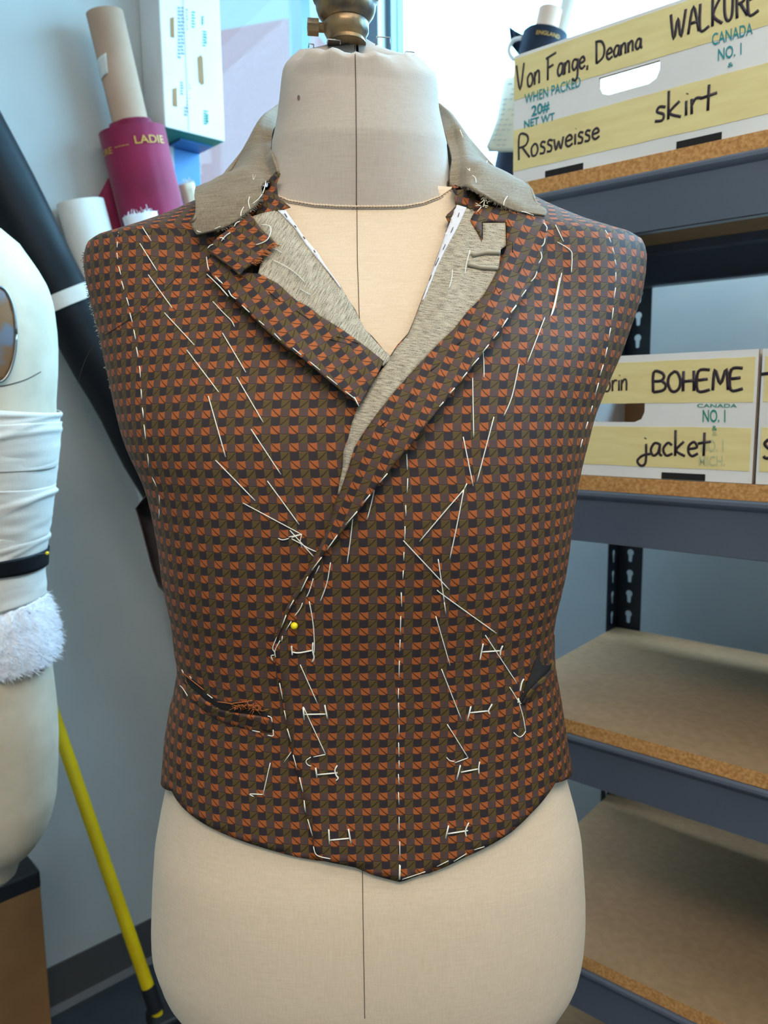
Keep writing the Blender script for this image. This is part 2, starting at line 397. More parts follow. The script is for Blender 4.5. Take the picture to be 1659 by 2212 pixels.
def wall(name, p, d, n, L, op=None, t=0.10):
    """wall from p along d, thickness outward along n, optional opening (s0,s1,z0,z1)"""
    q = MB()
    def blk(s0, s1, z0, z1): q.box(p + d * s0 + up3 * z0, d * (s1 - s0), n * t, up3 * (z1 - z0))
    if op is None: blk(0, L, 0, CEIL)
    else:
        s0, s1, z0, z1 = op
        blk(0, s0, 0, CEIL); blk(s1, L, 0, CEIL); blk(s0, s1, 0, z0); blk(s0, s1, z1, CEIL)
    return struct(name, q, MAT['wall'])
# left wall: solid up to its window at t=.15 .. .60 (distances from WL0)
wallLen = LW
tc0 = LW - 0.66
wall('wall_left', cD, DL, NL, LW - 0.012, (tc0 + 0.148, tc0 + 0.645, 1.0, 2.5))
wall('wall_back', CN + DB * 0.066, DB, NB, BW, (0.002, 3.0, 1.55, 2.5))
wall('wall_right', cB + DB * 0.0 - DL * LW, DL, DB, LW)
wall('wall_front', cD, DB, -DL, BW)
# corner post between the two windows
q = MB(); q.box(CN - DL * 0.012, DL * 0.012, NL * 0.1, up3 * CEIL); q.box(CN, DB * 0.066, NB * 0.1, up3 * CEIL); q.box(CN, NL * 0.1 * 0.8, NB * 0.1 * 0.8, up3 * CEIL)
struct('trim_corner_post', q, MAT['column'])
def window(name, p, d, n, s0, s1, z0, z1, mull):
    q = MB(); w = 0.016
    o = p + n * 0.03
    for a, b_ in ((s0, s0 + w), (s1 - w, s1)): q.box(o + d * a + up3 * z0, d * (b_ - a), n * 0.05, up3 * (z1 - z0))
    q.box(o + d * (s0 + w) + up3 * z0, d * (s1 - s0 - 2 * w), n * 0.05, up3 * w); q.box(o + d * (s0 + w) + up3 * (z1 - w), d * (s1 - s0 - 2 * w), n * 0.05, up3 * w)
    for mm in mull: q.box(o + d * (mm - 0.013) + up3 * (z0 + w), d * 0.026, n * 0.05, up3 * (z1 - z0 - 2 * w))
    fr = struct(name, q, MAT['frame'])
    g = MB(); g.box(p + n * 0.05 + d * (s0 + w) + up3 * (z0 + w), d * (s1 - s0 - 2 * w), n * 0.006, up3 * (z1 - z0 - 2 * w))
    struct('glass_pane', g, MAT['glass'], fr)
    return fr
window('window_1', cD, DL, NL, tc0 + 0.148, tc0 + 0.645, 1.0, 2.5, (tc0 + 0.525,))
window('window_2', CN + DB * 0.066, DB, NB, 0.002, 3.0, 1.55, 2.5, (1.5,))
# baseboards (with a small cove foot)
def baseboard(name, p, d, n, L):
    prof = [(0.0, 0.1), (-0.004, 0.1), (-0.005, 0.012), (-0.016, 0.0), (0.0, 0.0)]
    q = MB(); a = [p + n * x + up3 * z for x, z in prof]; b_ = [v + d * L for v in a]
    q.add(a + b_, [(i, (i + 1) % 5, 5 + (i + 1) % 5, 5 + i) for i in range(5)] + [(4, 3, 2, 1, 0), (5, 6, 7, 8, 9)])
    struct(name, q, MAT['base'])
baseboard('baseboard_left', cD, DL, NL, LW - 0.05)
baseboard('baseboard_back', CN + DB * 0.05, DB, NB, BW - 0.05)
# outside: a building seen through the left window
bc = np.array([-0.62, 6.2, 0]); bdir = np.array([1.0, -0.32, 0]); bdir /= np.linalg.norm(bdir); bn = np.array([-bdir[1], bdir[0], 0])
bz = onplane(570, 49, bc, bn)[2]
q = MB(); q.box(bc - bdir * 4 + up3 * -1.0, bdir * 4.05, bn * 2, up3 * (bz + 1.0)); ob = q.build('building', MAT['lilac'], None, smooth=False)
tag(ob, 'lilac rendered building outside the window, below a pale green sky backdrop', 'building')
q = MB(); q.box(bc - bdir * 4 + bn * 2.6 + up3 * -1.0, bdir * 3.0, bn * 2, up3 * 8.5); ob = q.build('building', MAT['cyan'], None, smooth=False)  # added block, its colour stands in for the sky above the lilac building
tag(ob, 'tall pale green backdrop added as sky behind the lilac building outside', 'building')

# ------------------------------------------------------------------ torso surface (shared by dress form and waistcoat)
YA = 0.62                                    # distance of the form's axis in front of the camera
SILL = [(464,2212),(412,2186),(383,2160),(354,2128),(336,2089),(328,2063),(326,2015),(329,1918),(335,1822),(341,1757),(348,1700),(352,1650),(356,1600),(368,1530),(381,1490),(384,1445),(377,1405),(371,1350),(362,1310),(351,1259),(341,1180),(329,1116),(316,1063),(300,1025),(280,985),(263,940),(248,879),(231,800),(213,715),(198,655),(187,610),(180,560),(178,535),(184,519),(200,507),(260,490),(330,468),(400,437),(440,418),(500,392),(560,368)]
SILR = [(1110,2212),(1163,2191),(1210,2161),(1234,2131),(1251,2101),(1261,2056),(1265,2005),(1265,1951),(1257,1830),(1250,1770),(1239,1710),(1226,1650),(1216,1582),(1208,1530),(1201,1490),(1192,1440),(1188,1400),(1189,1365),(1196,1320),(1205,1285),(1216,1240),(1226,1169),(1232,1109),(1243,1044),(1252,1001),(1264,955),(1278,900),(1295,856),(1316,807),(1339,755),(1359,697),(1374,654),(1385,610),(1390,560),(1390,532),(1383,511),(1330,495),(1280,480),(1211,453),(1158,427),(1108,400),(1050,375),(990,356)]
pl = np.array([atY(x, y, YA - 0.02) for x, y in SILL]); pr = np.array([atY(x, y, YA - 0.02) for x, y in SILR])
FD = np.array([(.70,.088),(.74,.106),(.80,.117),(.86,.120),(.93,.116),(1.0,.113),(1.06,.117),(1.12,.126),(1.18,.131),(1.23,.127),(1.27,.115),(1.31,.097),(1.345,.079),(1.375,.065),(1.40,.057),(1.43,.052)])
BD = np.array([(.70,.09),(.80,.115),(.90,.11),(1.0,.085),(1.1,.09),(1.2,.105),(1.28,.105),(1.34,.085),(1.375,.065),(1.40,.055),(1.43,.048)])
def smooth_interp(tab, z):
    # monotone-ish cubic through a table
    x = tab[:, 0]; y = tab[:, 1]; d = np.gradient(y, x); i = np.clip(np.searchsorted(x, z) - 1, 0, len(x) - 2)
    h = x[i + 1] - x[i]; t = np.clip((z - x[i]) / h, 0, 1)
    return (2*t**3-3*t**2+1)*y[i] + (t**3-2*t**2+t)*h*d[i] + (-2*t**3+3*t**2)*y[i+1] + (t**3-t**2)*h*d[i+1]
ZTIP = 0.5 * (pl[SILL.index((184,519))][2] + pr[SILR.index((1383,511))][2])
z0t = max(pl[0][2], pr[0][2]); z1t = min(pl[-1][2], pr[-1][2])
ZR = np.concatenate([np.arange(z0t, ZTIP - 0.012, 0.0035), np.arange(ZTIP - 0.012, ZTIP + 0.006, 0.0012), np.arange(ZTIP + 0.006, z1t, 0.0018)])
def sil(tab, z):
    x = np.interp(z, tab[:, 2], tab[:, 0])
    return x
kk = np.array([1, 2, 3, 2, 1.0]); kk /= kk.sum()
def smoothrow(a, keep):
    b_ = np.convolve(np.pad(a, 2, mode='edge'), kk, 'valid'); return np.where(keep, a, b_)
XL = sil(pl, ZR); XR = sil(pr, ZR); kp = (ZR > ZTIP - 0.02) & (ZR < ZTIP + 0.012)
for _ in range(3): XL = smoothrow(XL, kp); XR = smoothrow(XR, kp)
AX = (XR - XL) / 2 / 0.985; CX = (XR + XL) / 2
FR = smooth_interp(FD, ZR); BR = smooth_interp(BD, ZR)
NZ = smooth_interp(np.array([(.70,2.4),(.85,2.6),(.95,2.9),(1.05,3.0),(1.15,2.85),(1.25,2.6),(1.33,2.35),(1.37,2.2),(1.43,2.1)]), ZR)
NTH = 361
TH = np.linspace(-np.pi, np.pi, NTH)
def sp(v, e): return np.sign(v) * np.abs(v) ** e
def ring(a, f, b_, cx, z, n, th=TH):
    c = np.cos(th); s_ = np.sin(th); e = 2.0 / n
    x = cx + a * sp(s_, e); y = YA - np.where(c >= 0, f, b_) * sp(c, e)
    return np.stack([x, y, np.full_like(x, z)], 1)
def wob(P):
    """gentle cloth unevenness"""
    return P
def rings(): return np.stack([ring(AX[i], FR[i], BR[i], CX[i], ZR[i], NZ[i]) for i in range(len(ZR))])
tl = np.array(sorted(SILL, key=lambda p: p[1]), float); tr_ = np.array(sorted(SILR, key=lambda p: p[1]), float)
for _ in range(5):                             # the outline is a tangent, not the widest point: settle the widths
    G_ = rings() - CAM; zc = G_ @ _fw; px_ = 829.5 + F * (G_ @ _rt) / zc; py_ = 1106 - F * (G_ @ _up) / zc
    il = px_.argmin(1); ir = px_.argmax(1); ar = np.arange(len(ZR)); w_ = np.clip((ZTIP - 0.006 - ZR) / 0.02, 0, 1)
    dl = (np.interp(py_[ar, il], tl[:, 1], tl[:, 0]) - px_[ar, il]) * zc[ar, il] / F * w_
    dr = (np.interp(py_[ar, ir], tr_[:, 1], tr_[:, 0]) - px_[ar, ir]) * zc[ar, ir] / F * w_
    dl = np.clip(dl, -.03, .03); dr = np.clip(dr, -.03, .03)
    for _k in range(2): dl = smoothrow(dl, kp); dr = smoothrow(dr, kp)
    AX = AX + (dr - dl) / 2; CX = CX + (dr + dl) / 2
GP = np.stack([ring(AX[i], FR[i], BR[i], CX[i], ZR[i], NZ[i]) for i in range(len(ZR))])   # rows x theta x 3
# soft dimples of the cloth (pulls at the armholes, drag lines towards the waist)
def dimple(G, c, r, depth):
    d2 = ((G - np.array(c)) ** 2).sum(-1); G[..., 1] += depth * np.exp(-d2 / (r * r))
dimple(GP, atY(440, 570, 0.56), 0.03, 0.008)
dimple(GP, atY(1215, 640, 0.55), 0.035, 0.006)
dimple(GP, atY(960, 1160, 0.50), 0.03, -0.002)
dimple(GP, atY(560, 900, 0.50), 0.05, -0.002)
SR = np.concatenate([[0], np.cumsum(np.sqrt(np.diff(AX) ** 2 + np.diff(ZR) ** 2 + 0.25 * np.diff(FR) ** 2))])
UA = np.concatenate([np.zeros((len(ZR), 1)), np.cumsum(np.linalg.norm(np.diff(GP, axis=1), axis=2), axis=1)], 1)
UA -= UA[:, NTH // 2][:, None]
# fabric V: front meridian length blended to the local one
VA = np.concatenate([np.zeros((1, NTH)), np.cumsum(np.linalg.norm(np.diff(GP, axis=0), axis=2), axis=0)], 0)
iw = np.argmin(abs(ZR - 1.08)); VA -= VA[iw][None, :]
dz = np.gradient(GP, axis=0); dt = np.gradient(GP, axis=1)
NG = np.cross(dt, dz); NG /= (np.linalg.norm(NG, axis=2, keepdims=True) + 1e-12)
def bil(A, th, s_):
    fi = np.interp(s_, SR, np.arange(len(SR))); ti = (th + np.pi) / (2 * np.pi) * (NTH - 1); ti = min(max(ti, 0), NTH - 1 - 1e-6)
    i = min(int(fi), len(SR) - 2); j = int(ti); a = fi - i; b_ = ti - j
    return (A[i, j] * (1 - a) * (1 - b_) + A[i + 1, j] * a * (1 - b_) + A[i, j + 1] * (1 - a) * b_ + A[i + 1, j + 1] * a * b_)
def gridfaces(R, C_): return [(i * C_ + k, i * C_ + k + 1, (i + 1) * C_ + k + 1, (i + 1) * C_ + k) for i in range(R - 1) for k in range(C_ - 1)]
vestbvh = BVHTree.FromPolygons([Vector(p) for p in GP.reshape(-1, 3)], gridfaces(len(ZR), NTH))
def cast(x, y, bvh=None):
    d = Vector(ray(x, y)).normalized()
    h = (bvh or vestbvh).ray_cast(Vector(CAM), d)
    if h[0] is not None: return np.array(h[0]), np.array(h[1]), np.array(d)
    # just off the edge: nearest point of the surface to the ray
    best = None
    for Y in np.linspace(0.45, 0.7, 51):
        p = Vector(atY(x, y, Y)); r = (bvh or vestbvh).find_nearest(p)
        if best is None or r[3] < best[0]: best = (r[3], r[0], r[1])
    return np.array(best[1]), np.array(best[2]), np.array(d)
def inv(p):
    z = p[2]; i = np.interp(z, ZR, np.arange(len(ZR))); a = np.interp(z, ZR, AX); cx = np.interp(z, ZR, CX)
    f = np.interp(z, ZR, FR); b_ = np.interp(z, ZR, BR); y = YA - p[1]; n_ = float(np.interp(z, ZR, NZ))
    s_ = sp((p[0] - cx) / a, n_ / 2); c = sp(y / (f if y >= 0 else b_), n_ / 2)
    return math.atan2(float(s_), float(c)), float(np.interp(z, ZR, SR))
def ts(x, y): return inv(cast(x, y)[0])
def s_at(x, y):                                   # row parameter at the silhouette plane
    return float(np.interp(atY(x, y, YA - 0.02)[2], ZR, SR))
PU, PV = 0.0118 / 2, 0.0112 / 2                    # one cell of the weave
TS = 0.16                                          # theta -> metres for triangulation
def tspanel(name, outline, mat, parent, off=0.0, step=0.0055, solid=0.0009, u0=0.0, v0=0.0, offf=None, fray=0.0):
    """cloth panel given by (theta, s) corners on the torso surface"""
    poly = [(t * TS, s_) for t, s_ in outline]
    V, T = trimesh(poly, step)
    q = MB(); vs = []; uv = []
    for a, s_ in V:
        th = a / TS; p = bil(GP, th, s_); n = bil(NG, th, s_); n = n / (np.linalg.norm(n) + 1e-9)
        h = off + (offf(th, s_, p) if offf else 0)
        vs.append(p + n * h); uv.append(((bil(UA, th, s_) + u0) / PU, (bil(VA, th, s_) + v0) / PV))
    q.add(vs, T, uv)
    return q.build(name, mat, parent, solid=solid)
def segd(p, P):
    best = 1e9
    for a, b_ in zip(P[:-1], P[1:]):
        a = np.array(a, float); b_ = np.array(b_, float); d = b_ - a; t = np.clip(np.dot(p - a, d) / (d @ d + 1e-9), 0, 1)
        best = min(best, float(np.linalg.norm(p - a - d * t)))
    return best
def pxpanel(name, poly, mat, parent, h, uvf, step=9, solid=0.0009, bvh=None, jit=0.0):
    """cloth piece with a traced outline, lying h in front of the surface beneath"""
    ol = resample(poly, step, True)
    if jit: ol = [p + np.array([random.uniform(-jit, jit), random.uniform(-jit, jit)]) for p in ol]
    V, T = trimesh(ol, step)
    q = MB(); vs = []; uv = []
    for x, y in V:
        p, n, d = cast(x, y, bvh); hh = h(x, y) if callable(h) else h
        vs.append(p - d * hh); uv.append(uvf(x, y))
    q.add(vs, [t[::-1] for t in T], uv)
    o = q.build(name, mat, parent, solid=solid)
    return o
def affuv(au, av, o=(0, 0)):
    """weave coordinates from the two repeat vectors (one repeat = two cells)"""
    Mx = np.linalg.inv(np.array([[au[0], av[0]], [au[1], av[1]]], float))
    def f(x, y):
        r = Mx @ np.array([x - o[0], y - o[1]]); return (2 * r[0], -2 * r[1])
    return f

# ------------------------------------------------------------------ dress form
form = empty('dress_form', (float(CX[0]), YA, 0), 'linen covered tailoring dress form wearing the checked waistcoat', 'dress form')
zh = atY(800, 1650, YA - .02)[2]
GB = GP.copy()
ins = 0.0045 * np.clip((ZR - zh + 0.06) / 0.06, 0, 1)
for i in range(len(ZR)):
    GB[i] = GP[i] - NG[i] * ins[i]
# round the bottom off
rows = [np.stack([CX[0] + (GB[0][:, 0] - CX[0]) * k, YA + (GB[0][:, 1] - YA) * k, np.full(NTH, ZR[0] - dzb)], 1) for k, dzb in ((0.02, 0.034), (0.5, 0.031), (0.8, 0.02), (0.93, 0.009))]
q = MB(); st = 3
zcut = atY(980, 408, YA - .02)[2]
P = [r[::st] for r in rows] + [GB[i][::st] for i in range(0, len(ZR), 2) if ZR[i] < zcut]
zt = P[-1][:, 2].mean()
_c = P[-1][:, 0].mean()
P += [np.stack([_c + (P[-1][:, 0] - _c) * k, YA + (P[-1][:, 1] - YA) * k, np.full(len(P[-1]), zt + 0.004)], 1) for k in (0.6, 0.02)]
q.grid(P); torso = q.build('torso', MAT['muslin'], form)
NL_ = [(572,452),(577,400),(586,333),(595,291),(602,250),(607,206),(611,168),(615,148),(623,133),(640,119)]
NR_ = [(984,452),(978,400),(968,333),(958,291),(947,240),(945,215),(943,184),(939,162),(926,147),(904,131)]
q = MB(); P = []
for (xl, yl), (xr, yr) in zip(NL_, NR_):
    a = atY(xl, yl, 0.612); b_ = atY(xr, yr, 0.612); c = (a + b_) / 2; hw = (b_[0] - a[0]) / 2 / 0.99
    fr_ = min(hw, 0.060 + 0.0 * hw) * 1.0
    P.append([(a, b_, c, hw, fr_)])
def neckring(c, hw, fd, za, zb, n=73, tilt=0.0):
    out = []
    for k in range(n):
        w = -math.pi + 2 * math.pi * k / (n - 1); e = 2 / 2.15
        x = sp(math.sin(w), e); y = sp(math.cos(w), e)
        zz = c[2] + (zb - za) / 2 * x - tilt * y
        out.append(np.array([c[0] + hw * x, c[1] - fd * y, zz]))
    return out
PR = []
cc = catmull([np.array([*p[0][2], p[0][3], p[0][0][2], p[0][1][2]]) for p in P], 4)
for v in cc: PR.append(neckring(v[:3], v[3], min(v[3] * 0.95, 0.055 - 0.011 * float(np.interp(v[2], [1.42, 1.49], [0, 1]))), v[4], v[5], tilt=0.016 * float(np.interp(v[2], [1.41, 1.49], [0, 1]))))
tv = [torso.matrix_world @ v.co for v in torso.data.vertices]
torsobvh = BVHTree.FromPolygons(tv, [list(p.vertices) for p in torso.data.polygons])
NS = [(560,400),(577,410),(595,421),(623,433),(679,442),(725,445),(767,446),(820,446),(873,445),(914,438),(950,424),(975,408),(995,395)]
def cast0(x, y):
    h = torsobvh.ray_cast(Vector(CAM), Vector(ray(x, y)).normalized()); return np.array(h[0])
bot = []
for k in range(73):
    w = -math.pi + 2 * math.pi * k / 72; x = sp(math.sin(w), 2 / 2.15); base = np.array(PR[3][k])
    if math.cos(w) > -0.05:
        px_ = 772 + x * 188; f_ = cast0(px_, np.interp(px_, [p[0] for p in NS], [p[1] for p in NS])) + np.array([0, -0.0012, -0.002])
        m_ = min(1, (math.cos(w) + 0.05) / 0.15); bot.append(base * (1 - m_) + f_ * m_)
    else: bot.append(base)
NB_ = 10
for i in range(NB_):
    t = i / NB_; t = t * t * (3 - 2 * t) * 0.5 + t * 0.5
    PR[i] = [b_ * (1 - t) + np.array(p) * t for b_, p in zip(bot, PR[NB_])]
top = np.mean(PR[-1], axis=0)
for k, dz_ in ((0.93, 0.003), (0.8, 0.0045), (0.5, 0.005), (0.02, 0.005)):
    PR.append([top + (p - top) * np.array([k, k, 1]) + np.array([0, 0, dz_]) for p in PR[len(cc) - 1]])
# gathers near the top edge
for i, r in enumerate(PR):
    t = np.clip((i - len(cc) * 0.62) / (len(cc) * 0.38), 0, 1)
    if i < len(cc) + 1:
        for k in range(len(r)):
            w = k / 72 * 2 * math.pi; g = mnoise.noise(Vector((math.sin(w) * 6, math.cos(w) * 6, i * 0.05)))
            r[k] = r[k] + (r[k] - np.array([top[0], top[1], r[k][2]])) * (0.045 * t * g)
            if i >= len(cc) - 3: r[k][2] += 0.003 * t * g
q = MB(); q.grid(PR); neck = q.build('neck', MAT['neck'], form)
allf = [(torso, 0), (neck, 0)]
bv, bf = [], []
for o, _ in allf:
    b0 = len(bv); bv += [o.matrix_world @ v.co for v in o.data.vertices]; bf += [[b0 + i for i in p.vertices] for p in o.data.polygons]
formbvh = BVHTree.FromPolygons(bv, bf)
def draped(px, h, bvh=None, step=10):
    out = []
    for x, y in resample(px, step):
        p, n, d = cast(x, y, bvh); out.append(p - d * h)
    return out
q = MB(); q.tube(draped([(767,97),(769,200),(770,330),(770,444)], 0.0002, formbvh), 0.00038, 5); q.build('centre_seam', MAT['seam'], form); q = MB(); q.tube(draped([(771,446),(772,560),(776,680),(781,780)], 0.0002, formbvh), 0.0003, 5); q.build('centre_seam', MAT['seam'], form); q = MB(); q.tube(draped([(783,1868),(784,1960),(786,2080),(788,2200)], 0.0002, formbvh), 0.0003, 5)
q.build('centre_seam', MAT['seam'], form)
q = MB(); ns = [(586,418),(595,421),(623,433),(679,442),(725,445),(767,446),(820,446),(873,445),(914,438),(950,424),(978,405)]
q.tube(draped(ns, 0.0004, formbvh), 0.0006, 5)
for i, p in enumerate(resample(ns, 7)):
    x, y = p; a = draped([(x, y - 3.5), (x + 1.5, y + 3.5)], 0.0009, formbvh, 3); q.tube(a, 0.0003, 4)
q.build('neck_seam_stitching', MAT['muslin'], form)
# stains on the neck cover, small flat marks
q = MB()
for x, y, r in ((645,211,6),(697,183,9),(809,118,8)):
    ol = [(x + r * 0.5 * math.cos(w), y + r * math.sin(w)) for w in np.linspace(0, 2 * math.pi, 12, endpoint=False)]
    if r < 7:
        V, T = trimesh(ol, 2.5); q.add([cast(a, b_, formbvh)[0] - cast(a, b_, formbvh)[2] * 0.0003 for a, b_ in V], [t[::-1] for t in T])
q.build('stain', newmat('brown_stain', (110, 92, 86), 0.9)[0], form)
# staples around the top rim
def rimz(x): return 0
for xs, ys, w, hgt, Y in ((672,97,11,8,.60),(721,88,28,8,.598),(827,92,30,18,.60),(885,112,20,6,.605)):
    q = MB(); a = [atY(xs - w / 2, ys + 6, Y), atY(xs - w / 2 + 1, ys - hgt + 5, Y), atY(xs + w / 2, ys - hgt + 7, Y + .004), atY(xs + w / 2, ys + 8, Y + .004)]
    q.tube(a, 0.0005, 6); q.build('staple', MAT['steel'], form)
# cast metal cap with its clamp screw
tc_ = np.array([atY(748, 60, 0.612)[0], 0.612, 0])
def zpx(y): return atY(748, y, 0.612)[2]
k_ = 0.60 / F
prof = [(0.002, zpx(95)), (40 * k_, zpx(95)), (37 * k_, zpx(86)), (42 * k_, zpx(78)), (46 * k_, zpx(70)), (46 * k_, zpx(52)), (44 * k_, zpx(49)), (50 * k_, zpx(44)), (57 * k_, zpx(33)), (61 * k_, zpx(20)), (62 * k_, zpx(4)), (67 * k_, zpx(0)), (69 * k_, zpx(-6)), (66 * k_, zpx(-22)), (54 * k_, zpx(-40)), (30 * k_, zpx(-54)), (0.001, zpx(-58))]
q = MB(); q.lathe([(r, z) for r, z in prof], tc_, 28); cap = q.build('neck_cap', MAT['cast'], form, ang=0.9)
q = MB(); d_ = np.array([-1, -0.12, 0.02]); p_ = np.array([tc_[0] - 40 * k_, 0.612, zpx(60)])
q.lathe([(0.001, 0), (0.0035, 0), (0.0035, 0.006), (0.0062, 0.006), (0.0062, 0.014), (0.001, 0.0145)], p_, 8, d_); q.build('clamp_screw', MAT['cast'], cap, smooth=False)
# stand below the form
zb = ZR[0] - 0.03; q = MB(); q.lathe([(0.001, 0.03), (0.016, 0.03), (0.016, zb), (0.001, zb)], (CX[0], YA, 0), 20); q.build('pole', MAT['steel'], form, ang=0.6)
q = MB(); q.lathe([(0.001, 0), (0.19, 0), (0.19, 0.012), (0.16, 0.022), (0.05, 0.035), (0.03, 0.06), (0.001, 0.06)], (CX[0], YA, 0), 40); q.build('stand_base', MAT['black'], form, ang=0.7)

# ------------------------------------------------------------------ waistcoat
vest = empty('waistcoat', (float(CX[0]), YA, float(ZR[0])), 'sleeveless brown waistcoat in orange and olive checks, basted with white thread', 'waistcoat')
D2R = math.radians
topS = SR[-1] - 0.002; tipS = float(np.interp(ZTIP, ZR, SR))
ROLL_L = [(613,452),(640,489),(658,514),(687,548),(700,570),(716,598),(735,617),(766,669),(788,711),(830,758),(846,772)]
ROLL_R = [(988,442),(961,507),(938,573),(920,626),(911,648),(891,701),(881,724),(858,749),(843,772),(828,794),(802,825),(774,877),(760,913),(752,947),(742,974),(740,1010),(733,1044),(729,1069),(722,1088),(716,1121),(702,1155),(686,1188),(674,1211),(659,1241),(641,1271),(623,1304),(611,1331),(599,1359),(594,1384)]
EDGE_R = [(593,1398),(598,1430),(605,1478),(612,1514),(617,1548),(627,1591),(631,1622),(641,1659),(653,1707),(664,1766),(675,1808),(680,1838),(686,1852)]
hemL = [(800,1868),(730,1862),(683,1858),(642,1851),(600,1840),(560,1828),(520,1815),(485,1801),(450,1784),(402,1750),(385,1731),(372,1709)]
lf = [ts(*p) for p in hemL] + [(D2R(-86), s_at(357, 1672)), (D2R(-97), s_at(354, 1630)), (D2R(-97), s_at(310, 1060)), (D2R(-93), s_at(290, 1010)), (D2R(-88), s_at(266, 955)), (D2R(-84), s_at(240, 850)), (D2R(-83), s_at(200, 650)), (D2R(-86), s_at(182, 545)), (D2R(-90), tipS + 0.001), (D2R(-100), tipS + 0.004), (D2R(-104), topS), (D2R(-66), topS)] + [ts(*p) for p in ROLL_L] + [ts(*p) for p in ((862, 860), (850, 1000), (815, 1200), (800, 1500))]
tspanel('front_panel', lf, MAT['check'], vest, 0.0005, u0=0.004)
hemR = [(744,1865),(766,1870),(808,1886),(850,1898),(862,1901),(872,1899),(905,1887),(927,1882),(960,1869),(1002,1848),(1060,1820),(1100,1795),(1140,1757),(1173,1720),(1193,1690)]
rf = [ts(*p) for p in hemR] + [(D2R(84), s_at(1212, 1650)), (D2R(97), s_at(1217, 1600)), (D2R(97), s_at(1238, 1075)), (D2R(93), s_at(1248, 1025)), (D2R(88), s_at(1262, 960)), (D2R(84), s_at(1290, 865)), (D2R(83), s_at(1370, 670)), (D2R(86), s_at(1389, 545)), (D2R(90), tipS + 0.001), (D2R(100), tipS + 0.004), (D2R(104), topS), (D2R(60), topS)] + [ts(*p) for p in ROLL_R] + [ts(*p) for p in EDGE_R]
tspanel('front_panel', rf, MAT['check'], vest, 0.0026, u0=0.0)
# back: grey lining below, checked cloth over the shoulders behind the seam
def bulge(th, s_, p):
    k = math.exp(-((math.degrees(th) + 101) / 17) ** 2) if math.degrees(th) < 0 else 0
    t = np.interp(s_, [s_at(366, 1345), s_at(345, 1285), s_at(312, 1180), s_at(286, 1097), s_at(289, 1062), s_at(302, 1030)], [.003, .0085, .0105, .0115, .006, 0])
    return 3.1 * k * t
bk = []
for t in range(-97, -181, -6): bk.append((D2R(t), s_at(354, 1640)))
sb = s_at(310, 1040)
def half(sgn):
    lo = [(D2R(sgn * a), s_at(354, 1640) + 0.001 * (a - 97) * 0.2) for a in range(97, 181, 6)] + [(D2R(sgn * 179.5), s_at(354, 1640) + 0.017)]
    hi = [(D2R(sgn * 179.5), topS), (D2R(sgn * 110), topS), (D2R(sgn * 104), topS), (D2R(sgn * 100), tipS + 0.004), (D2R(sgn * 104), tipS - 0.01), (D2R(sgn * 118), s_at(200, 650)), (D2R(sgn * 118), s_at(240, 850)), (D2R(sgn * 110), s_at(280, 985)), (D2R(sgn * 101), s_at(296, 1045)), (D2R(sgn * 97), s_at(303, 1060))]
    return lo + hi
tspanel('back_panel', half(-1), MAT['lining'], vest, 0.0015, 0.007, offf=bulge)
tspanel('back_panel', half(1), MAT['lining'], vest, 0.0015, 0.007)

# lapels: hair canvas turned back, cloth folded over its outer edge
INL = [(545,467),(563,494),(593,522),(570,548),(559,591),(601,613),(617,628),(640,649),(666,662),(691,682),(733,708),(769,733),(802,758),(828,780)]
OUTL = [(447,545),(449,577),(460,598),(492,631),(537,675),(567,706),(603,738),(648,770),(689,804),(728,836),(767,866),(774,878)]
def hL(x, y):
    d = segd(np.array([x, y]), ROLL_L); return 0.003 + 0.0055 * min(1, d / 50) + 0.0025 * min(1, max(0, d - 90) / 60)
canL = [(548,466),(575,458),(613,452)] + ROLL_L[1:] + [(828,790)] + [(p[0] - 2, p[1] + 2) for p in INL[::-1][1:]]
pxpanel('lapel_canvas', canL, MAT['canvas'], vest, lambda x, y: hL(x, y), affuv((50, -86), (86, 50)), 8)
lapL = OUTL + [(795,840),(812,812),(829,779)] + INL[::-1][1:-4] + [(558,592),(540,604),(515,592),(478,562)]
lapL = OUTL + [(795,840),(815,808),(829,780)] + [(802,758),(769,733),(733,708),(691,682),(666,662),(640,649),(617,628),(601,613),(559,591),(515,588),(478,560)]
pxpanel('lapel_facing', lapL, MAT['check'], vest, lambda x, y: hL(x, y) + 0.0012, affuv((30, -19), (18.5, 24), (512, 663)), 8)
flapL = [(535,462),(545,467),(563,494),(580,509),(594,523),(578,540),(562,556),(545,569),(527,580),(516,594),(500,578),(478,563),(462,551),(447,541),(457,527),(470,512),(490,498),(507,487)]
def hF(x, y): return hL(x, y) + 0.004 + 0.004 * min(1, max(0, (y - 470)) / 110)
pxpanel('lapel_corner', flapL, MAT['check'], vest, hF, affuv((26, -15), (21.5, 16.5), (535, 497)), 6, solid=0.0016)
q = MB()
for i in range(60):
    t = random.random(); a = np.array([594, 523]) * (1 - t) + np.array([545, 569]) * t; L_ = random.uniform(6, 18)
    b_ = a + np.array([0.75, 0.15]) * L_ + np.array([random.uniform(-3, 3), random.uniform(-4, 4)])
    q.tube([cast(*(a - np.array([3, 0])))[0] - cast(*a)[2] * (hF(*a) + 0.001), cast(*b_)[0] - cast(*b_)[2] * (hF(*b_) - random.uniform(0, .003))], 0.0002, 4)
q.build('frayed_edge', MAT['othread'], vest)['kind'] = 'stuff'
CANR = [(1008,446),(1026,456),(1018,475),(1035,503),(1043,520),(1043,481),(1092,481),(1093,530),(1082,538),(1078,577),(1064,604),(1043,640),(1010,673),(982,709),(941,749),(893,800),(855,843),(816,891),(788,930),(766,966),(755,1002),(741,1044),(733,1066)]
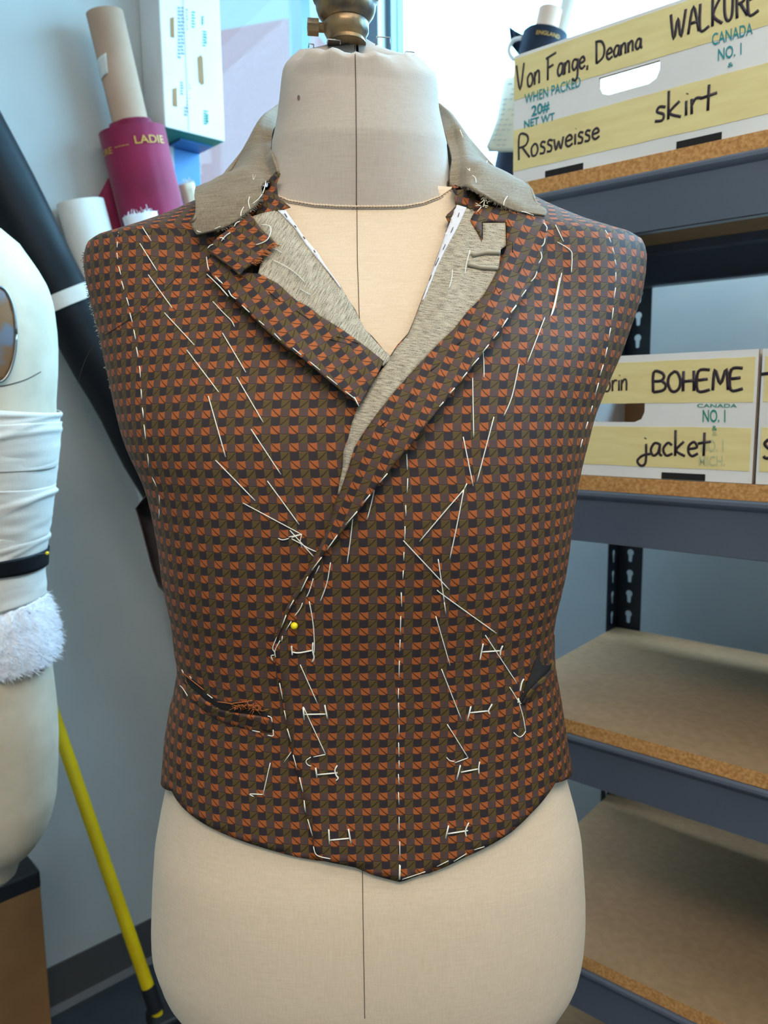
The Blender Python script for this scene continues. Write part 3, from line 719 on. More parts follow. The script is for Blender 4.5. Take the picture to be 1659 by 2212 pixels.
def hR(x, y):
    d = segd(np.array([x, y]), ROLL_R); return 0.0035 + 0.0055 * min(1, d / 45) + 0.003 * min(1, max(0, d - 80) / 60)
canR = ROLL_R[:18] + CANR[::-1][:-1]
pxpanel('lapel_canvas', canR, MAT['canvas'], vest, hR, affuv((100, 16), (-16, 100)), 8)
OUTR = [(1176,474),(1182,493),(1183,513),(1172,536),(1173,557),(1164,577),(1148,612),(1129,642),(1105,678),(1084,708),(1045,760),(1021,791),(998,822),(950,880),(910,931),(882,969),(854,999),(821,1042),(800,1071),(773,1107),(731,1157),(706,1187),(694,1204),(675,1232),(666,1246),(650,1277),(636,1296),(619,1329),(608,1356),(597,1382)]
lapR = [(1026,456),(1048,444),(1075,448),(1112,455),(1150,467)] + OUTR + ROLL_R[::-1][1:11] + CANR[::-1][:14] + [(1095,530),(1094,479),(1041,479),(1041,520),(1033,503),(1016,475)]
pxpanel('lapel_facing', lapR, MAT['check'], vest, lambda x, y: hR(x, y) + 0.0012, affuv((35, 13), (-12, 27), (951, 795)), 8)
# canvas tucks on the right lapel
q = MB()
for P_ in ([(1019,551),(1050,545),(1080,546)], [(1011,571),(1040,578),(1075,580)]):
    q.tube([cast(*p)[0] - cast(*p)[2] * (hR(*p) + 0.001) for p in resample(P_, 6)], 0.0016, 6)
q.build('canvas_tuck', MAT['canvas'], vest)
# stay tapes along the roll lines
tL = [(615,451),(658,513),(687,547),(701,570),(735,617),(737,624),(700,576),(687,560),(662,529),(635,490),(600,454)]
pxpanel('stay_tape', tL, MAT['tape'], vest, lambda x, y: hL(x, y) + 0.001, affuv((20, 0), (0, 20)), 6)
tR = [(987,442),(961,508),(938,574),(920,625),(911,650),(915,646),(924,626),(943,577),(963,536),(988,491),(1008,448)]
pxpanel('stay_tape', tR, MAT['tape'], vest, lambda x, y: hR(x, y) + 0.001, affuv((20, 0), (0, 20)), 6)
for L_, h in (([((615,461),(620,469)),((636,487),(640,491)),((655,511),(659,516)),((678,540),(681,545))], hL), ([((992,460),(989,468)),((979,491),(974,502)),((962,528),(957,539)),((948,557),(940,574)),((932,594),(927,606))], hR)):
    q = MB()
    for a, b_ in L_: q.tube([cast(*p)[0] - cast(*p)[2] * (h(*p) + 0.0016) for p in (a, b_)], 0.0003, 4)
    q.build('tape_stitch', MAT['dthread'], vest)
# cloth corners at the neck under the collar
def hN(x, y): return 0.006
nkL = [(604,374),(596,395),(600,425),(627,447),(600,455),(575,462),(548,464),(556,448),(563,430),(566,405),(585,382)]
_old = [(578,392),(583,400),(590,425),(603,437),(627,447),(600,455),(575,462),(548,464),(556,448),(563,430),(566,405)]
pxpanel('neck_corner', nkL, MAT['check'], vest, 0.011, affuv((15, -18), (22, 12), (585, 440)), 6, bvh=formbvh)
nkR = [(968,392),(978,384),(992,392),(1000,400),(1020,412),(1036,430),(1052,446),(1026,456),(1006,446),(984,440),(985,420)]
pxpanel('neck_corner', nkR, MAT['check'], vest, 0.011, affuv((26, 6), (-4, 30), (1000, 425)), 6, bvh=formbvh)

# undercollar: stand, roll and fall, running round the back of the neck
RL = [[(601,371,.585),(584,387,.578),(566,402,.570),(560,434,.566),(500,486,.566),(426,508,.580)],
      [(590,335,.605),(572,345,.60),(552,350,.592),(506,402,.583),(456,450,.586),(414,485,.598)],
      [(586,310,.63),(570,310,.63),(548,318,.625),(505,365,.63),(462,415,.635),(425,458,.64)],
      [(592,280,.645),(576,272,.645),(557,266,.645),(530,318,.645),(497,362,.645),(462,406,.645)],
      [(605,265,.69),(600,240,.70),(595,232,.705),(575,262,.71),(548,322,.708),(520,378,.70)],
      [(640,270,.71),(640,235,.725),(640,218,.73),(620,240,.745),(600,300,.755),(590,390,.755)],
      [(775,280,.715),(775,240,.735),(775,218,.745),(775,240,.77),(775,300,.785),(775,390,.79)]]
RRr = [[(972,401,.585),(993,404,.578),(1015,405,.570),(1045,424,.566),(1110,455,.568),(1174,474,.585)],
      [(975,345,.605),(992,350,.60),(1012,348,.592),(1057,385,.587),(1112,428,.59),(1175,462,.60)],
      [(968,310,.63),(985,308,.63),(1004,306,.625),(1044,351,.63),(1092,397,.635),(1142,434,.64)],
      [(957,280,.645),(972,270,.645),(985,262,.645),(1014,301,.645),(1052,345,.645),(1093,388,.645)],
      [(945,265,.69),(950,240,.70),(956,230,.705),(975,262,.71),(1000,310,.708),(1032,356,.70)],
      [(910,270,.71),(910,235,.725),(910,216,.73),(930,240,.745),(950,300,.755),(960,390,.755)]]
def colpt(j, x, y, Y):
    if j >= 2 and Y < 0.643:
        h = vestbvh.ray_cast(Vector(CAM), Vector(ray(x, y)).normalized())
        if h[0] is not None and h[0].y < YA - 0.005: Y = min(Y, h[0].y - (0.014, 0.015, 0.013, 0.009)[j - 2])
    if j < 3 and Y < 0.612:
        h = formbvh.ray_cast(Vector(CAM), Vector(ray(x, y)).normalized())
        if h[0] is not None and h[0].y < YA + 0.03: Y = min(Y, h[0].y - (0.004, 0.007, 0.012)[j])
    return atY(x, y, Y)
rows = [[colpt(j, *p) for j, p in enumerate(r)] for r in RL] + [[colpt(j, *p) for j, p in enumerate(r)] for r in RRr[::-1]]
rows = [catmull(r, 7) for r in rows]
cols = list(zip(*rows)); cols = [catmull(c, 9) for c in cols]
G = np.array([list(r) for r in zip(*cols)])
def clear(G, gap):                             # the fall rests on the shoulders, never inside them
    for i in range(G.shape[0]):
        for j in range(12, G.shape[1]):
            p, n, _i, _d = vestbvh.find_nearest(Vector(G[i, j])); n = np.array(n); p = np.array(p)
            if n @ (p - np.array([CX[-1], YA, 1.15])) < 0: n = -n
            s_ = (G[i, j] - p) @ n; g_ = gap * min(1.0, (j - 10) / 8)
            if s_ < g_: G[i, j] = G[i, j] + n * (g_ - s_)
for _ in range(3):
    clear(G, 0.0075)
    K = G.copy(); K[1:-1, 12:-1] = (G[:-2, 12:-1] + 2 * G[1:-1, 12:-1] + G[2:, 12:-1]) / 4; G = K
clear(G, 0.006)
for i in range(G.shape[0]):
    for j in range(G.shape[1]):
        e = min(i, G.shape[0] - 1 - i)
        G[i, j] += 0.0008 * np.array(mnoise.noise_vector(Vector(G[i, j] * 60)))
        if e == 0 and j < 24: G[i, j] += 0.0006 * np.array([random.uniform(-1, 1), 0, random.uniform(-1, 1)])
q = MB(); q.grid([list(r) for r in G]); q.build('collar', MAT['linen'], vest, solid=0.0018, soff=0)
q = MB()
for i0, sg in ((0, 1), (G.shape[0] - 1, -1)):
    for k in range(170):
        j = random.randint(0, 30); a = G[i0, j] + (G[i0, min(j + 1, G.shape[1] - 1)] - G[i0, j]) * random.random()
        d = (G[i0, j] - G[i0 + sg * 3, j]); d /= np.linalg.norm(d) + 1e-9
        q.tube([a - d * 0.001, a + d * random.uniform(.001, .0032) + np.array([random.uniform(-1, 1), random.uniform(-1, 1), random.uniform(-1, 1)]) * .0007], 0.00018, 3)
q.build('frayed_edge', MAT['linen'], vest)['kind'] = 'stuff'

# pockets: welts standing a little proud of the slits
wl = [(394,1458),(410,1485),(440,1514),(475,1535),(511,1543),(560,1548),(588,1556),(588,1582),(570,1583),(547,1579),(484,1562),(450,1543),(416,1515),(402,1500),(392,1478)]
def hW(x, y):
    t = np.interp(x, [392, 440, 540, 590], [.001, .005, .006, .003]); yt = np.interp(x, [394, 410, 440, 475, 511, 588], [1458, 1485, 1514, 1535, 1543, 1556]); return t * max(0.25, 1 - max(0, y - yt) / 34)
sl = [(394,1452),(420,1470),(445,1497),(480,1517),(520,1516),(560,1530),(582,1545),(588,1560),(560,1556),(511,1550),(475,1542),(440,1521),(410,1492),(396,1470)]
pxpanel('pocket_slit', sl, MAT['dark'], vest, 0.0016, affuv((20, 0), (0, 20)), 7)
ul = [(396,1452),(420,1466),(446,1490),(482,1512),(520,1514),(556,1518),(584,1540),(588,1556),(560,1545),(530,1532),(500,1528),(470,1524),(440,1503),(412,1476)]
pxpanel('pocket_welt', wl, MAT['check'], vest, hW, affuv((30, 10), (-6, 28), (500, 1555)), 6, solid=0.0014)
q = MB()
for i in range(34):
    x = random.uniform(500, 572); y = np.interp(x, [500, 535, 572], [1528, 1519, 1535]) + random.uniform(-3, 6)
    pts = [(x + random.uniform(-9, 9) * k, y + random.uniform(-3, 8) * k) for k in (0, 1, 2)]
    q.tube([cast(*p)[0] - cast(*p)[2] * random.uniform(.002, .006) for p in pts], 0.00025, 4)
q.tube(draped([(396,1454),(412,1468),(440,1490)], 0.003), 0.0004, 4); q.tube(draped([(470,1516),(500,1520),(530,1516),(545,1513)], 0.003), 0.0004, 4)
q.build('frayed_edge', MAT['othread'], vest)['kind'] = 'stuff'
# right pocket seen edge-on
def off(x, y, h, Y=None):
    if Y is None: p, n, d = cast(x, y); return p - d * h
    return atY(x, y, Y)
A_ = [off(1121,1515,.004), off(1131,1490,.005), off(1143,1462,.0055), off(1157,1425,.006), off(1172,1388,.005), off(1181,1368,.004)]
B_ = [off(1125,1519,.004), off(1143,1490,.009), off(1165,1468,.012), off(1189,1442,.013), off(1195,1405,.013), off(1190,1370,.006)]
Cc = [off(1128,1521,.003), off(1148,1495,.003), off(1170,1473,.003), off(1188,1448,.003), off(1192,1410,.003), off(1189,1372,.003)]
q = MB(); q.grid([catmull(A_, 5), catmull([a * .4 + b_ * .6 for a, b_ in zip(A_, B_)], 5), catmull(B_, 5)]); q.build('pocket_slit', MAT['dark'], vest, solid=0.0005)
q = MB(); g_ = [catmull(B_, 5), catmull([(b_ + c) / 2 + np.array([.002, 0, 0]) for b_, c in zip(B_, Cc)], 5), catmull(Cc, 5)]
q.grid(g_, [[(j * .35, i * 1.2) for j in range(len(g_[0]))] for i in range(3)]); q.build('pocket_welt', MAT['check'], vest, solid=0.0014)
q = MB()
for i in range(24):
    t = random.random(); a = np.array([1122, 1510]) * (1 - t) + np.array([1176, 1392]) * t
    q.tube(draped([a, a + np.array([random.uniform(-2, 8), random.uniform(4, 14)])], random.uniform(.003, .006)), 0.0003, 4)
q.build('frayed_edge', MAT['othread'], vest)['kind'] = 'stuff'

# raw armhole edges: pale canvas and loose ends
def armfringe(pts, sgn, n):
    q = MB()
    P_ = [np.array(bil(GP, t, s_) + bil(NG, t, s_) * 0.001) for t, s_ in pts]
    P_ = resample(P_, 0.002)
    for k in range(n):
        i = random.randint(0, len(P_) - 1); L_ = random.uniform(.001, .0035)
        q.tube([P_[i], P_[i] + np.array([sgn * random.uniform(.2, 1), random.uniform(-.3, .6), random.uniform(-.8, .5)]) * L_], 0.00018, 3)
    return q
aL = [(D2R(-93), s_at(290,1010)), (D2R(-88), s_at(266,955)), (D2R(-84), s_at(240,850)), (D2R(-83), s_at(200,650)), (D2R(-86), s_at(182,545)), (D2R(-90), tipS)]
aR = [(D2R(93), s_at(1248,1025)), (D2R(88), s_at(1262,960)), (D2R(84), s_at(1290,865)), (D2R(83), s_at(1370,670)), (D2R(86), s_at(1389,545)), (D2R(90), tipS)]
armfringe(aL[1:4], -1, 150).build('armhole_fringe', MAT['cream'], vest)['kind'] = 'stuff'
armfringe(aL[3:], -1, 110).build('armhole_fringe', MAT['lining'], vest)['kind'] = 'stuff'
armfringe(aR, 1, 190).build('armhole_fringe', MAT['lining'], vest)['kind'] = 'stuff'

# ---- basting, tailor tacks and buttonhole marks (white thread)
def cv(L_, s, o): return [[(o[0] + x / s, o[1] + y / s) for x, y in zip(l[::2], l[1::2])] for l in L_]
def surfh(kind):
    return {'v': lambda x, y: 0.0016, 'w': lambda x, y: 0.0042, 'e': lambda x, y: 0.0125, 'l': lambda x, y: hL(x, y) + 0.0022, 'r': lambda x, y: hR(x, y) + 0.0022, 'f': lambda x, y: hF(x, y) + 0.0015}[kind]
def stitch(name, lines, kind='w', r=0.00036, mat='thread', lift=0.0):
    h = surfh(kind)
    for l in lines:
        q = MB(); L_ = [np.array(p, float) for p in l]
        if len(L_) > 2: L_ = catmull(L_, 5)
        pts = []
        P_ = resample(L_, 12); n = len(P_) - 1
        for i, p in enumerate(P_):
            c = cast(*p); t = i / max(n, 1)
            pts.append(c[0] - c[2] * (h(*p) + lift * math.sin(math.pi * t) - (0.001 if i in (0, n) else 0)))
        q.tube(pts, r, 5); q.build(name, MAT[mat], vest)
A3 = (4.608, (160, 440)); Z4 = (3.606, (400, 600)); Z5 = (3.95, (820, 600)); Z7 = (3.16, (0, 800)); P3 = (4.1475, (330, 1350)); P4 = (4.608, (900, 1300)); Q2 = (4.1475, (560, 1100)); Q5 = (3.606, (600, 1650)); Z2 = (4.879, (920, 360)); Z1 = (5.53, (400, 360)); Q8 = (11.06, (850, 1150)); Z6 = (7.9, (560, 1160))
stitch('basting_thread', cv([(445,285,437,330),(432,380,428,435),(428,490,435,550),(443,625,467,708),(473,770,497,855),(522,935,547,1018),(555,1088,580,1180),(595,1255,613,1350),(620,1428,638,1525),(652,1615,662,1730),(668,1848,674,1945),(680,2030,688,2115)], *A3)
       + cv([(963,127,967,195),(973,255,980,325),(983,370,995,470),(1008,570,1016,660),(1038,728,1070,795),(1087,850,1090,915),(1088,945,1085,1015),(1082,1058,1077,1098)], *Z7), 'v')
stitch('basting_thread', cv([(662,205,768,372),(655,397,825,667),(738,707,977,1038),(900,1087,1197,1407),(1122,1457,1440,1877)], *A3) + cv([(180,922,315,1397),(237,1422,545,1737),(450,1755,905,1998)], *Z4), 'v')
stitch('basting_thread', cv([(1322,702,1430,800,1500,875,1533,922)], *A3) + cv([(215,185,300,275,360,335,385,383),(290,430,473,738),(402,775,608,1127),(513,1180,745,1532),(640,1583,888,1923)], *Z4), 'v')
stitch('basting_thread', cv([(170,262,210,275,265,262),(265,250,320,238,380,225),(290,265,365,305,440,350,515,383),(275,190,365,290,490,430),(380,225,372,260,365,290),(365,290,385,345),(290,255,350,235,380,225)], *Q2), 'v')
stitch('lapel_basting', cv([(240,0,290,45),(338,100,360,140,395,165),(445,217,500,268),(575,335,615,370),(695,435,745,487),(840,548,905,603),(975,657,1050,720),(1105,768,1185,833),(1248,885,1325,945),(1318,930,1352,1000)], *Z4)
       + cv([(255,1080,268,1180,285,1235),(260,1285,400,1420,515,1550),(360,1310,445,1395)], *Z1), 'l')
stitch('lapel_basting', cv([(430,890,480,830,535,790),(410,850,440,848,465,868),(270,975,295,945,330,930),(585,715,610,675,650,655)], *Z1), 'f')
stitch('lapel_basting', cv([(1243,595,1275,640,1268,680),(1255,757,1245,810,1215,845),(1210,900,1220,960,1187,1022),(1170,1108,1150,1160,1105,1215),(1055,1300,1005,1370),(950,1460,892,1538),(862,1597,820,1655)], *Z2)
       + cv([(1165,240,1120,298),(1090,350,1042,425),(1015,463,970,520),(930,572,880,635),(845,685,787,752),(745,808,700,865),(640,940,600,985),(545,1060,510,1100)], *Z5)
       + cv([(1575,1525,1515,1595),(1440,1690,1385,1758),(1340,1820,1250,1925),(1185,2005,1107,2115)], *Z4)
       + cv([(1310,0,1160,215),(1065,345,900,565),(830,675,710,925),(590,1075,510,1220),(460,1330,378,1545)], *Z6), 'r')
stitch('lapel_basting', cv([(1028,487,960,630),(920,710,895,800,850,940,805,1025),(737,1128,700,1220,605,1350),(548,1440,455,1590),(395,1690,385,1780)], *Z6), 'w')
stitch('basting_thread', cv([(1278,435,1450,790),(1385,795,1520,880,1540,960,1532,1122),(1430,1122,1355,1480,1312,1580),(1315,430,1410,437,1495,385)], *Z2)
       + cv([(1535,0,1495,200,1460,330),(1410,337,1262,722),(1190,735,1130,1010,1060,1178),(975,1188,830,1740),(883,637,890,760,890,855),(793,855,803,1360),(713,1358,798,1778),(745,1755,718,1810)], *Z5) + [[(1001.8,1058), (955,1112), (906.5,1169.5)], [(1001.8,1058), (988,1130), (971.5,1208)]], 'w')
stitch('centre_basting', cv([(230,1505,237,1640),(240,1712,235,1835),(222,1940,225,2035),(217,2120,217,2212)], *Z5) + cv([(268,10,268,180),(250,470,245,675),(235,905,222,1125),(183,1437,192,1659)], *Q8)
       + cv([(1272,745,1277,870),(1267,958,1265,1115),(1262,1168,1258,1270),(1255,1357,1252,1512),(1248,1605,1246,1700)], *Q2) + [[(861,1518),(862,1551)],[(862,1566),(862,1590)],[(861,1604),(862,1634)],[(862,1643),(862,1660)]]
       + cv([(940,80,945,165),(940,220,945,318),(945,412,945,530),(950,605,952,735),(948,785,945,900),(955,790,952,900)], *Q5), 'w')
stitch('basting_thread', cv([(268,225,330,300,1330,1370),(1068,640,1140,1150,1215,1659)], *Q8) + [[(945,1275),(958,1286),(1072,1368)]] + cv([(190,143,332,633),(247,668,443,1165),(305,1220,513,1553),(513,1553,380,1603),(375,1590,330,1580,298,1550),(275,0,292,125),(683,332,1000,815),(925,850,970,920,1020,1005),(1020,1005,1060,1150,1085,1288),(1085,1288,1060,1325,1020,1345,965,1300)], *P4), 'w')
stitch('basting_thread', [[(809,1054),(802,1088),(793,1122)], [(762,1118),(757,1165),(750,1216)], [(714,1215),(706,1260),(692,1299)], [(668,1299),(676,1345),(679,1390),(678,1412)]] + cv([(1320,355,1475,703),(1350,735,1548,1160),(1548,1160,1440,1183),(1415,1185,1375,1215,1385,1250,1417,1265)], *P3), 'w')
stitch('basting_thread', cv([(1245,1133,1177,1230),(1053,1235,988,1520),(988,1520,870,1515,905,1538)], *P3), 'v')
stitch('basting_thread', cv([(385,60,405,95),(412,110,428,150),(440,192,453,238),(458,280,465,320),(464,375,464,435),(462,490,450,570),(446,640,435,728),(425,790,412,862),(400,935,383,1010),(370,1065,345,1145),(335,1200,310,1290),(290,1370,275,1420),(255,1490,240,1540),(215,1620,200,1680)], 3.456, (1196, 480)), 'e')
for nm, L_ in (('a', cv([(1243,190,1247,230,1250,268),(1255,243,1310,250,1430,228),(1435,160,1432,230,1445,290,1430,330)], *P3)), ('b', cv([(1347,735,1357,850),(1362,802,1555,798),(1540,717,1565,842)], *P3)),
               ('c', cv([(295,30,305,105),(310,85,465,70),(462,15,445,50,455,90,470,110,455,130)], *Q5)), ('d', cv([(397,510,403,625),(403,595,560,580),(550,507,570,620)], *Q5)),
               ('e', cv([(662,418,645,500,630,578),(650,500,835,487),(855,440,836,485,833,530)], *P4)), ('f', cv([(540,1040,503,1187),(530,1105,720,1085),(750,1020,715,1085,727,1115)], *P4)),
               ('g', cv([(435,1625,400,1770),(440,1697,615,1663),(627,1595,618,1650,620,1710)], *P4)), ('h', cv([(1330,480,1307,583),(1325,545,1480,520),(1487,460,1462,520,1468,565)], *Q5))):
    stitch('buttonhole_mark', L_, 'w', 0.00055)
stitch('edge_basting', cv([(1120,90,1075,200,1090,240),(1140,140,1095,230,1100,290),(1085,270,1060,278,1075,320),(1135,520,1165,665),(1178,765,1195,850),(1205,930,1240,1045),(1257,1165,1290,1285),(1315,1365,1345,1495),(1355,1570,1362,1659)], *P3) + cv([(168,105,195,218),(205,285,217,378),(233,432,270,560),(278,645,305,712,410,740)], *Q5), 'w')
stitch('hem_basting', cv([(970,900,1150,840),(1240,800,1330,755),(1370,760,1470,700),(1530,670,1610,645)], *Q5), 'w', 0.0003)
stitch('pocket_basting', cv([(488,620,535,657),(245,545,270,570,312,637),(1030,815,1060,830,1070,870),(1078,940,1078,992,1030,988),(890,945,960,960)], *P3) + cv([(260,400,275,435),(330,460,345,480)], *P3), 'w')
stitch('pocket_basting', cv([(1065,770,1045,810,1030,890),(1010,960,1030,1010,1060,990,1075,960,1065,900),(1005,1000,1040,985,1070,975)], *P4), 'w', 0.0006)
stitch('loose_thread', cv([(1060,690,700,1040,370,1270,250,1345)], *A3), 'v', 0.0002, 'dthread')
e_ = cast(*[160 + 250 / 4.608, 440 + 1345 / 4.608])[0]
q = MB(); q.tube(catmull([e_, atY(160 + 150 / 4.608, 440 + 1480 / 4.608, .585), atY(160 + 80 / 4.608, 440 + 1640 / 4.608, .58), atY(160 + 40 / 4.608, 440 + 1785 / 4.608, .58)], 6), 0.0002, 4); q.build('loose_thread', MAT['dthread'], vest)
# dark pad stitches showing on the lapels
q = MB()
for x0, y0, x1, y1, h in ((712,733,760,745,hL),(727,727,775,742,hL),(580,630,605,650,hL),(640,671,668,690,hL)) + tuple((820 + a / 3.95, 600 + b_ / 3.95, 820 + c / 3.95, 600 + d / 3.95, hR) for a, b_, c, d in ((975,125,1015,30),(1020,130,1070,80),(855,385,905,320),(665,570,730,512),(435,795,510,735),(225,1060,290,990),(10,1265,70,1215))) + ((1107,545,1108,480,hR),(1120,588,1135,560,hR)):
    q.tube([cast(*p)[0] - cast(*p)[2] * (h(*p) + 0.0016) for p in ((x0, y0), (x1, y1))], 0.0003, 4)
q.build('pad_stitch', MAT['dthread'], vest)
# long loose white threads on canvas and collar
stitch('loose_thread', cv([(910,695,1000,705,1025,760,990,860,930,905,845,935)], *Z1), 'f', 0.00035)
stitch('loose_thread', cv([(1045,1115,1200,1190,1330,1280,1430,1380),(1040,975,1090,990,1150,1025),(1370,1460,1500,1535)], *Z1), 'l', 0.0003)
stitch('loose_thread', cv([(465,880,430,1010,410,1135),(280,1090,270,1190,240,1290)], *Z2), 'r', 0.0003)
gb = BVHTree.FromPolygons([Vector(p) for p in G.reshape(-1, 3)], gridfaces(G.shape[0], G.shape[1]))
def onc(L_, h=0.0015, r=0.00034):
    for l in L_:
        pts = []
        for p in catmull([np.array(t, float) for t in l], 5):
            d = Vector(ray(*p)).normalized(); hh = gb.ray_cast(Vector(CAM), d)
            if hh[0] is None: c = cast(*p); pts.append(c[0] - c[2] * 0.014)
            else: pts.append(np.array(hh[0]) - np.array(d) * h)
        q = MB(); q.tube(pts, r, 5); q.build('collar_thread', MAT['thread'], vest)
onc(cv([(850,30,940,70,965,150,940,280,890,370,805,445),(830,0,860,50,925,40),(810,60,815,160,850,90,880,60),(770,360,755,430,785,535),(700,480,670,540,665,590),(355,745,420,715),(140,765,160,780,185,783),(840,-20,800,-60,812,-120)], *Z1))
C3 = (3.77, (840, 180))
onc(cv([(660,715,635,685,650,655,720,625,800,630,887,665),(660,715,650,600,630,510),(605,445,580,380),(545,325,500,265),(535,610,590,635,630,690),(680,750,705,770,710,810),(965,920,940,960,935,995),(1080,1045,1110,1050,1180,1075)], *C3))
q = MB()
for i in range(16):
    a = np.array([1045, 440]) + np.random.RandomState(i).uniform(-9, 9, 2); b_ = a + np.random.RandomState(i + 50).uniform(-12, 12, 2)
    q.tube([cast(*a)[0] - cast(*a)[2] * .013, cast(*b_)[0] - cast(*b_)[2] * .014], 0.00035, 4)
q.build('collar_thread', MAT['cream'], vest)

# yellow headed pin at the front edge
hp = off(635.5, 1352, 0.006); hn = cast(635.5, 1352)[1]
pin = empty('straight_pin', hp, 'yellow ball headed pin stuck in the waistcoat front edge', 'pin')
def ball(c, r, n=16): return [(max(r * math.sin(math.pi * k / n), 1e-5), -r * math.cos(math.pi * k / n)) for k in range(n + 1)]
q = MB(); q.lathe(ball(hp, 0.0024), hp, 20); q.build('pin_head', MAT['yellow'], pin)
q = MB(); q.tube([hp, off(628, 1368, 0.0005)], 0.0003, 6); q.build('pin_shaft', MAT['steel'], pin)

# ------------------------------------------------------------------ shelving unit
F0 = np.array([0.13, 1.05, 0]) + DB * 0.012
SL, SD = 1.22, 0.445
def sh(e, n, z): return F0 + DB * e + NB * n + up3 * z
shelf = empty('shelving_unit', sh(SL / 2, SD / 2, 0), 'grey steel shelving unit with particle board shelves by the window', 'shelving unit')
LEV = [1.522, 1.158, 0.8355, 0.509, 0.19]
BT, BH = 0.018, 0.066
for z in LEV:
    q = MB()
    q.mi = 0; q.box(sh(0.004, 0.003, z - BT), DB * (SL - 0.008), NB * (SD - 0.006), up3 * BT)
    q.m = [0, 0, 1, 1, 1, 1]
    q.build('shelf_board', [MAT['board'], MAT['boardedge']], shelf, smooth=False)
    for nm, n0, sg in (('front_beam', 0.0, 1), ('rear_beam', SD, -1)):
        t = z - BT + 0.002
        prof = [(0.006, t - 0.003), (0.0, t - 0.002), (-0.0022, t - 0.0045), (-0.0028, t - 0.008), (-0.0015, t - 0.0115), (0.001, t - 0.014), (0.0016, t - 0.02), (0.0016, t - BH), (0.0035, t - BH - 0.001), (0.02, t - BH), (0.02, t - BH + 0.003), (0.0045, t - BH + 0.003), (0.0045, t - 0.016), (0.03, t - 0.016), (0.03, t - 0.0025)]
        a = [sh(0.0, n0 + sg * x, zz) for x, zz in prof]; b_ = [v + DB * SL for v in a]; n = len(prof)
        fs = [(i, (i + 1) % n, n + (i + 1) % n, n + i) for i in range(n)] + [tuple(range(n))[::-1], tuple(range(n, 2 * n))]
        q = MB(); q.add(a + b_, fs); q.build(nm, MAT['beam'], shelf, ang=0.5)
    for e0 in (0.0, SL - 0.003):
        q = MB(); q.box(sh(e0, 0.03, z - BT - BH + 0.004), DB * 0.003, NB * (SD - 0.06), up3 * (BH - 0.006)); q.build('side_beam', MAT['beam'], shelf, smooth=False)
def keyhole():
    pts = [(0.0062 * math.cos(w), 0.0062 * math.sin(w) + 0.005) for w in np.linspace(-0.9, math.pi + 0.9, 12)]
    return pts + [(-0.0032, -0.011), (0.0, -0.0125), (0.0032, -0.011)][::1]
KH = keyhole(); CELL = 0.0381
PW = 0.0225
cellV, cellT = trimesh([(-PW, -CELL / 2), (PW, -CELL / 2), (PW, CELL / 2), (-PW, CELL / 2)], 0.0095, holes=[KH])
def post(e, n, de, dn):
    q = MB(); N = 40
    for i in range(N):
        zc = (i + 0.5) * CELL
        for ax, o in ((DB * de, sh(e, n, zc) + DB * de * PW), (NB * dn, sh(e, n, zc) + NB * dn * PW)):
            vs = [o + ax * x + up3 * y for x, y in cellV]; q.add(vs, cellT)
    return q.build('post', MAT['post'], shelf, smooth=False, solid=0.0018, soff=0)
post(0.002, SD + 0.004, 1, -1); post(SL - 0.002, SD + 0.004, -1, -1); post(0.002, 0.006, 1, 1); post(SL - 0.002, 0.006, -1, 1)

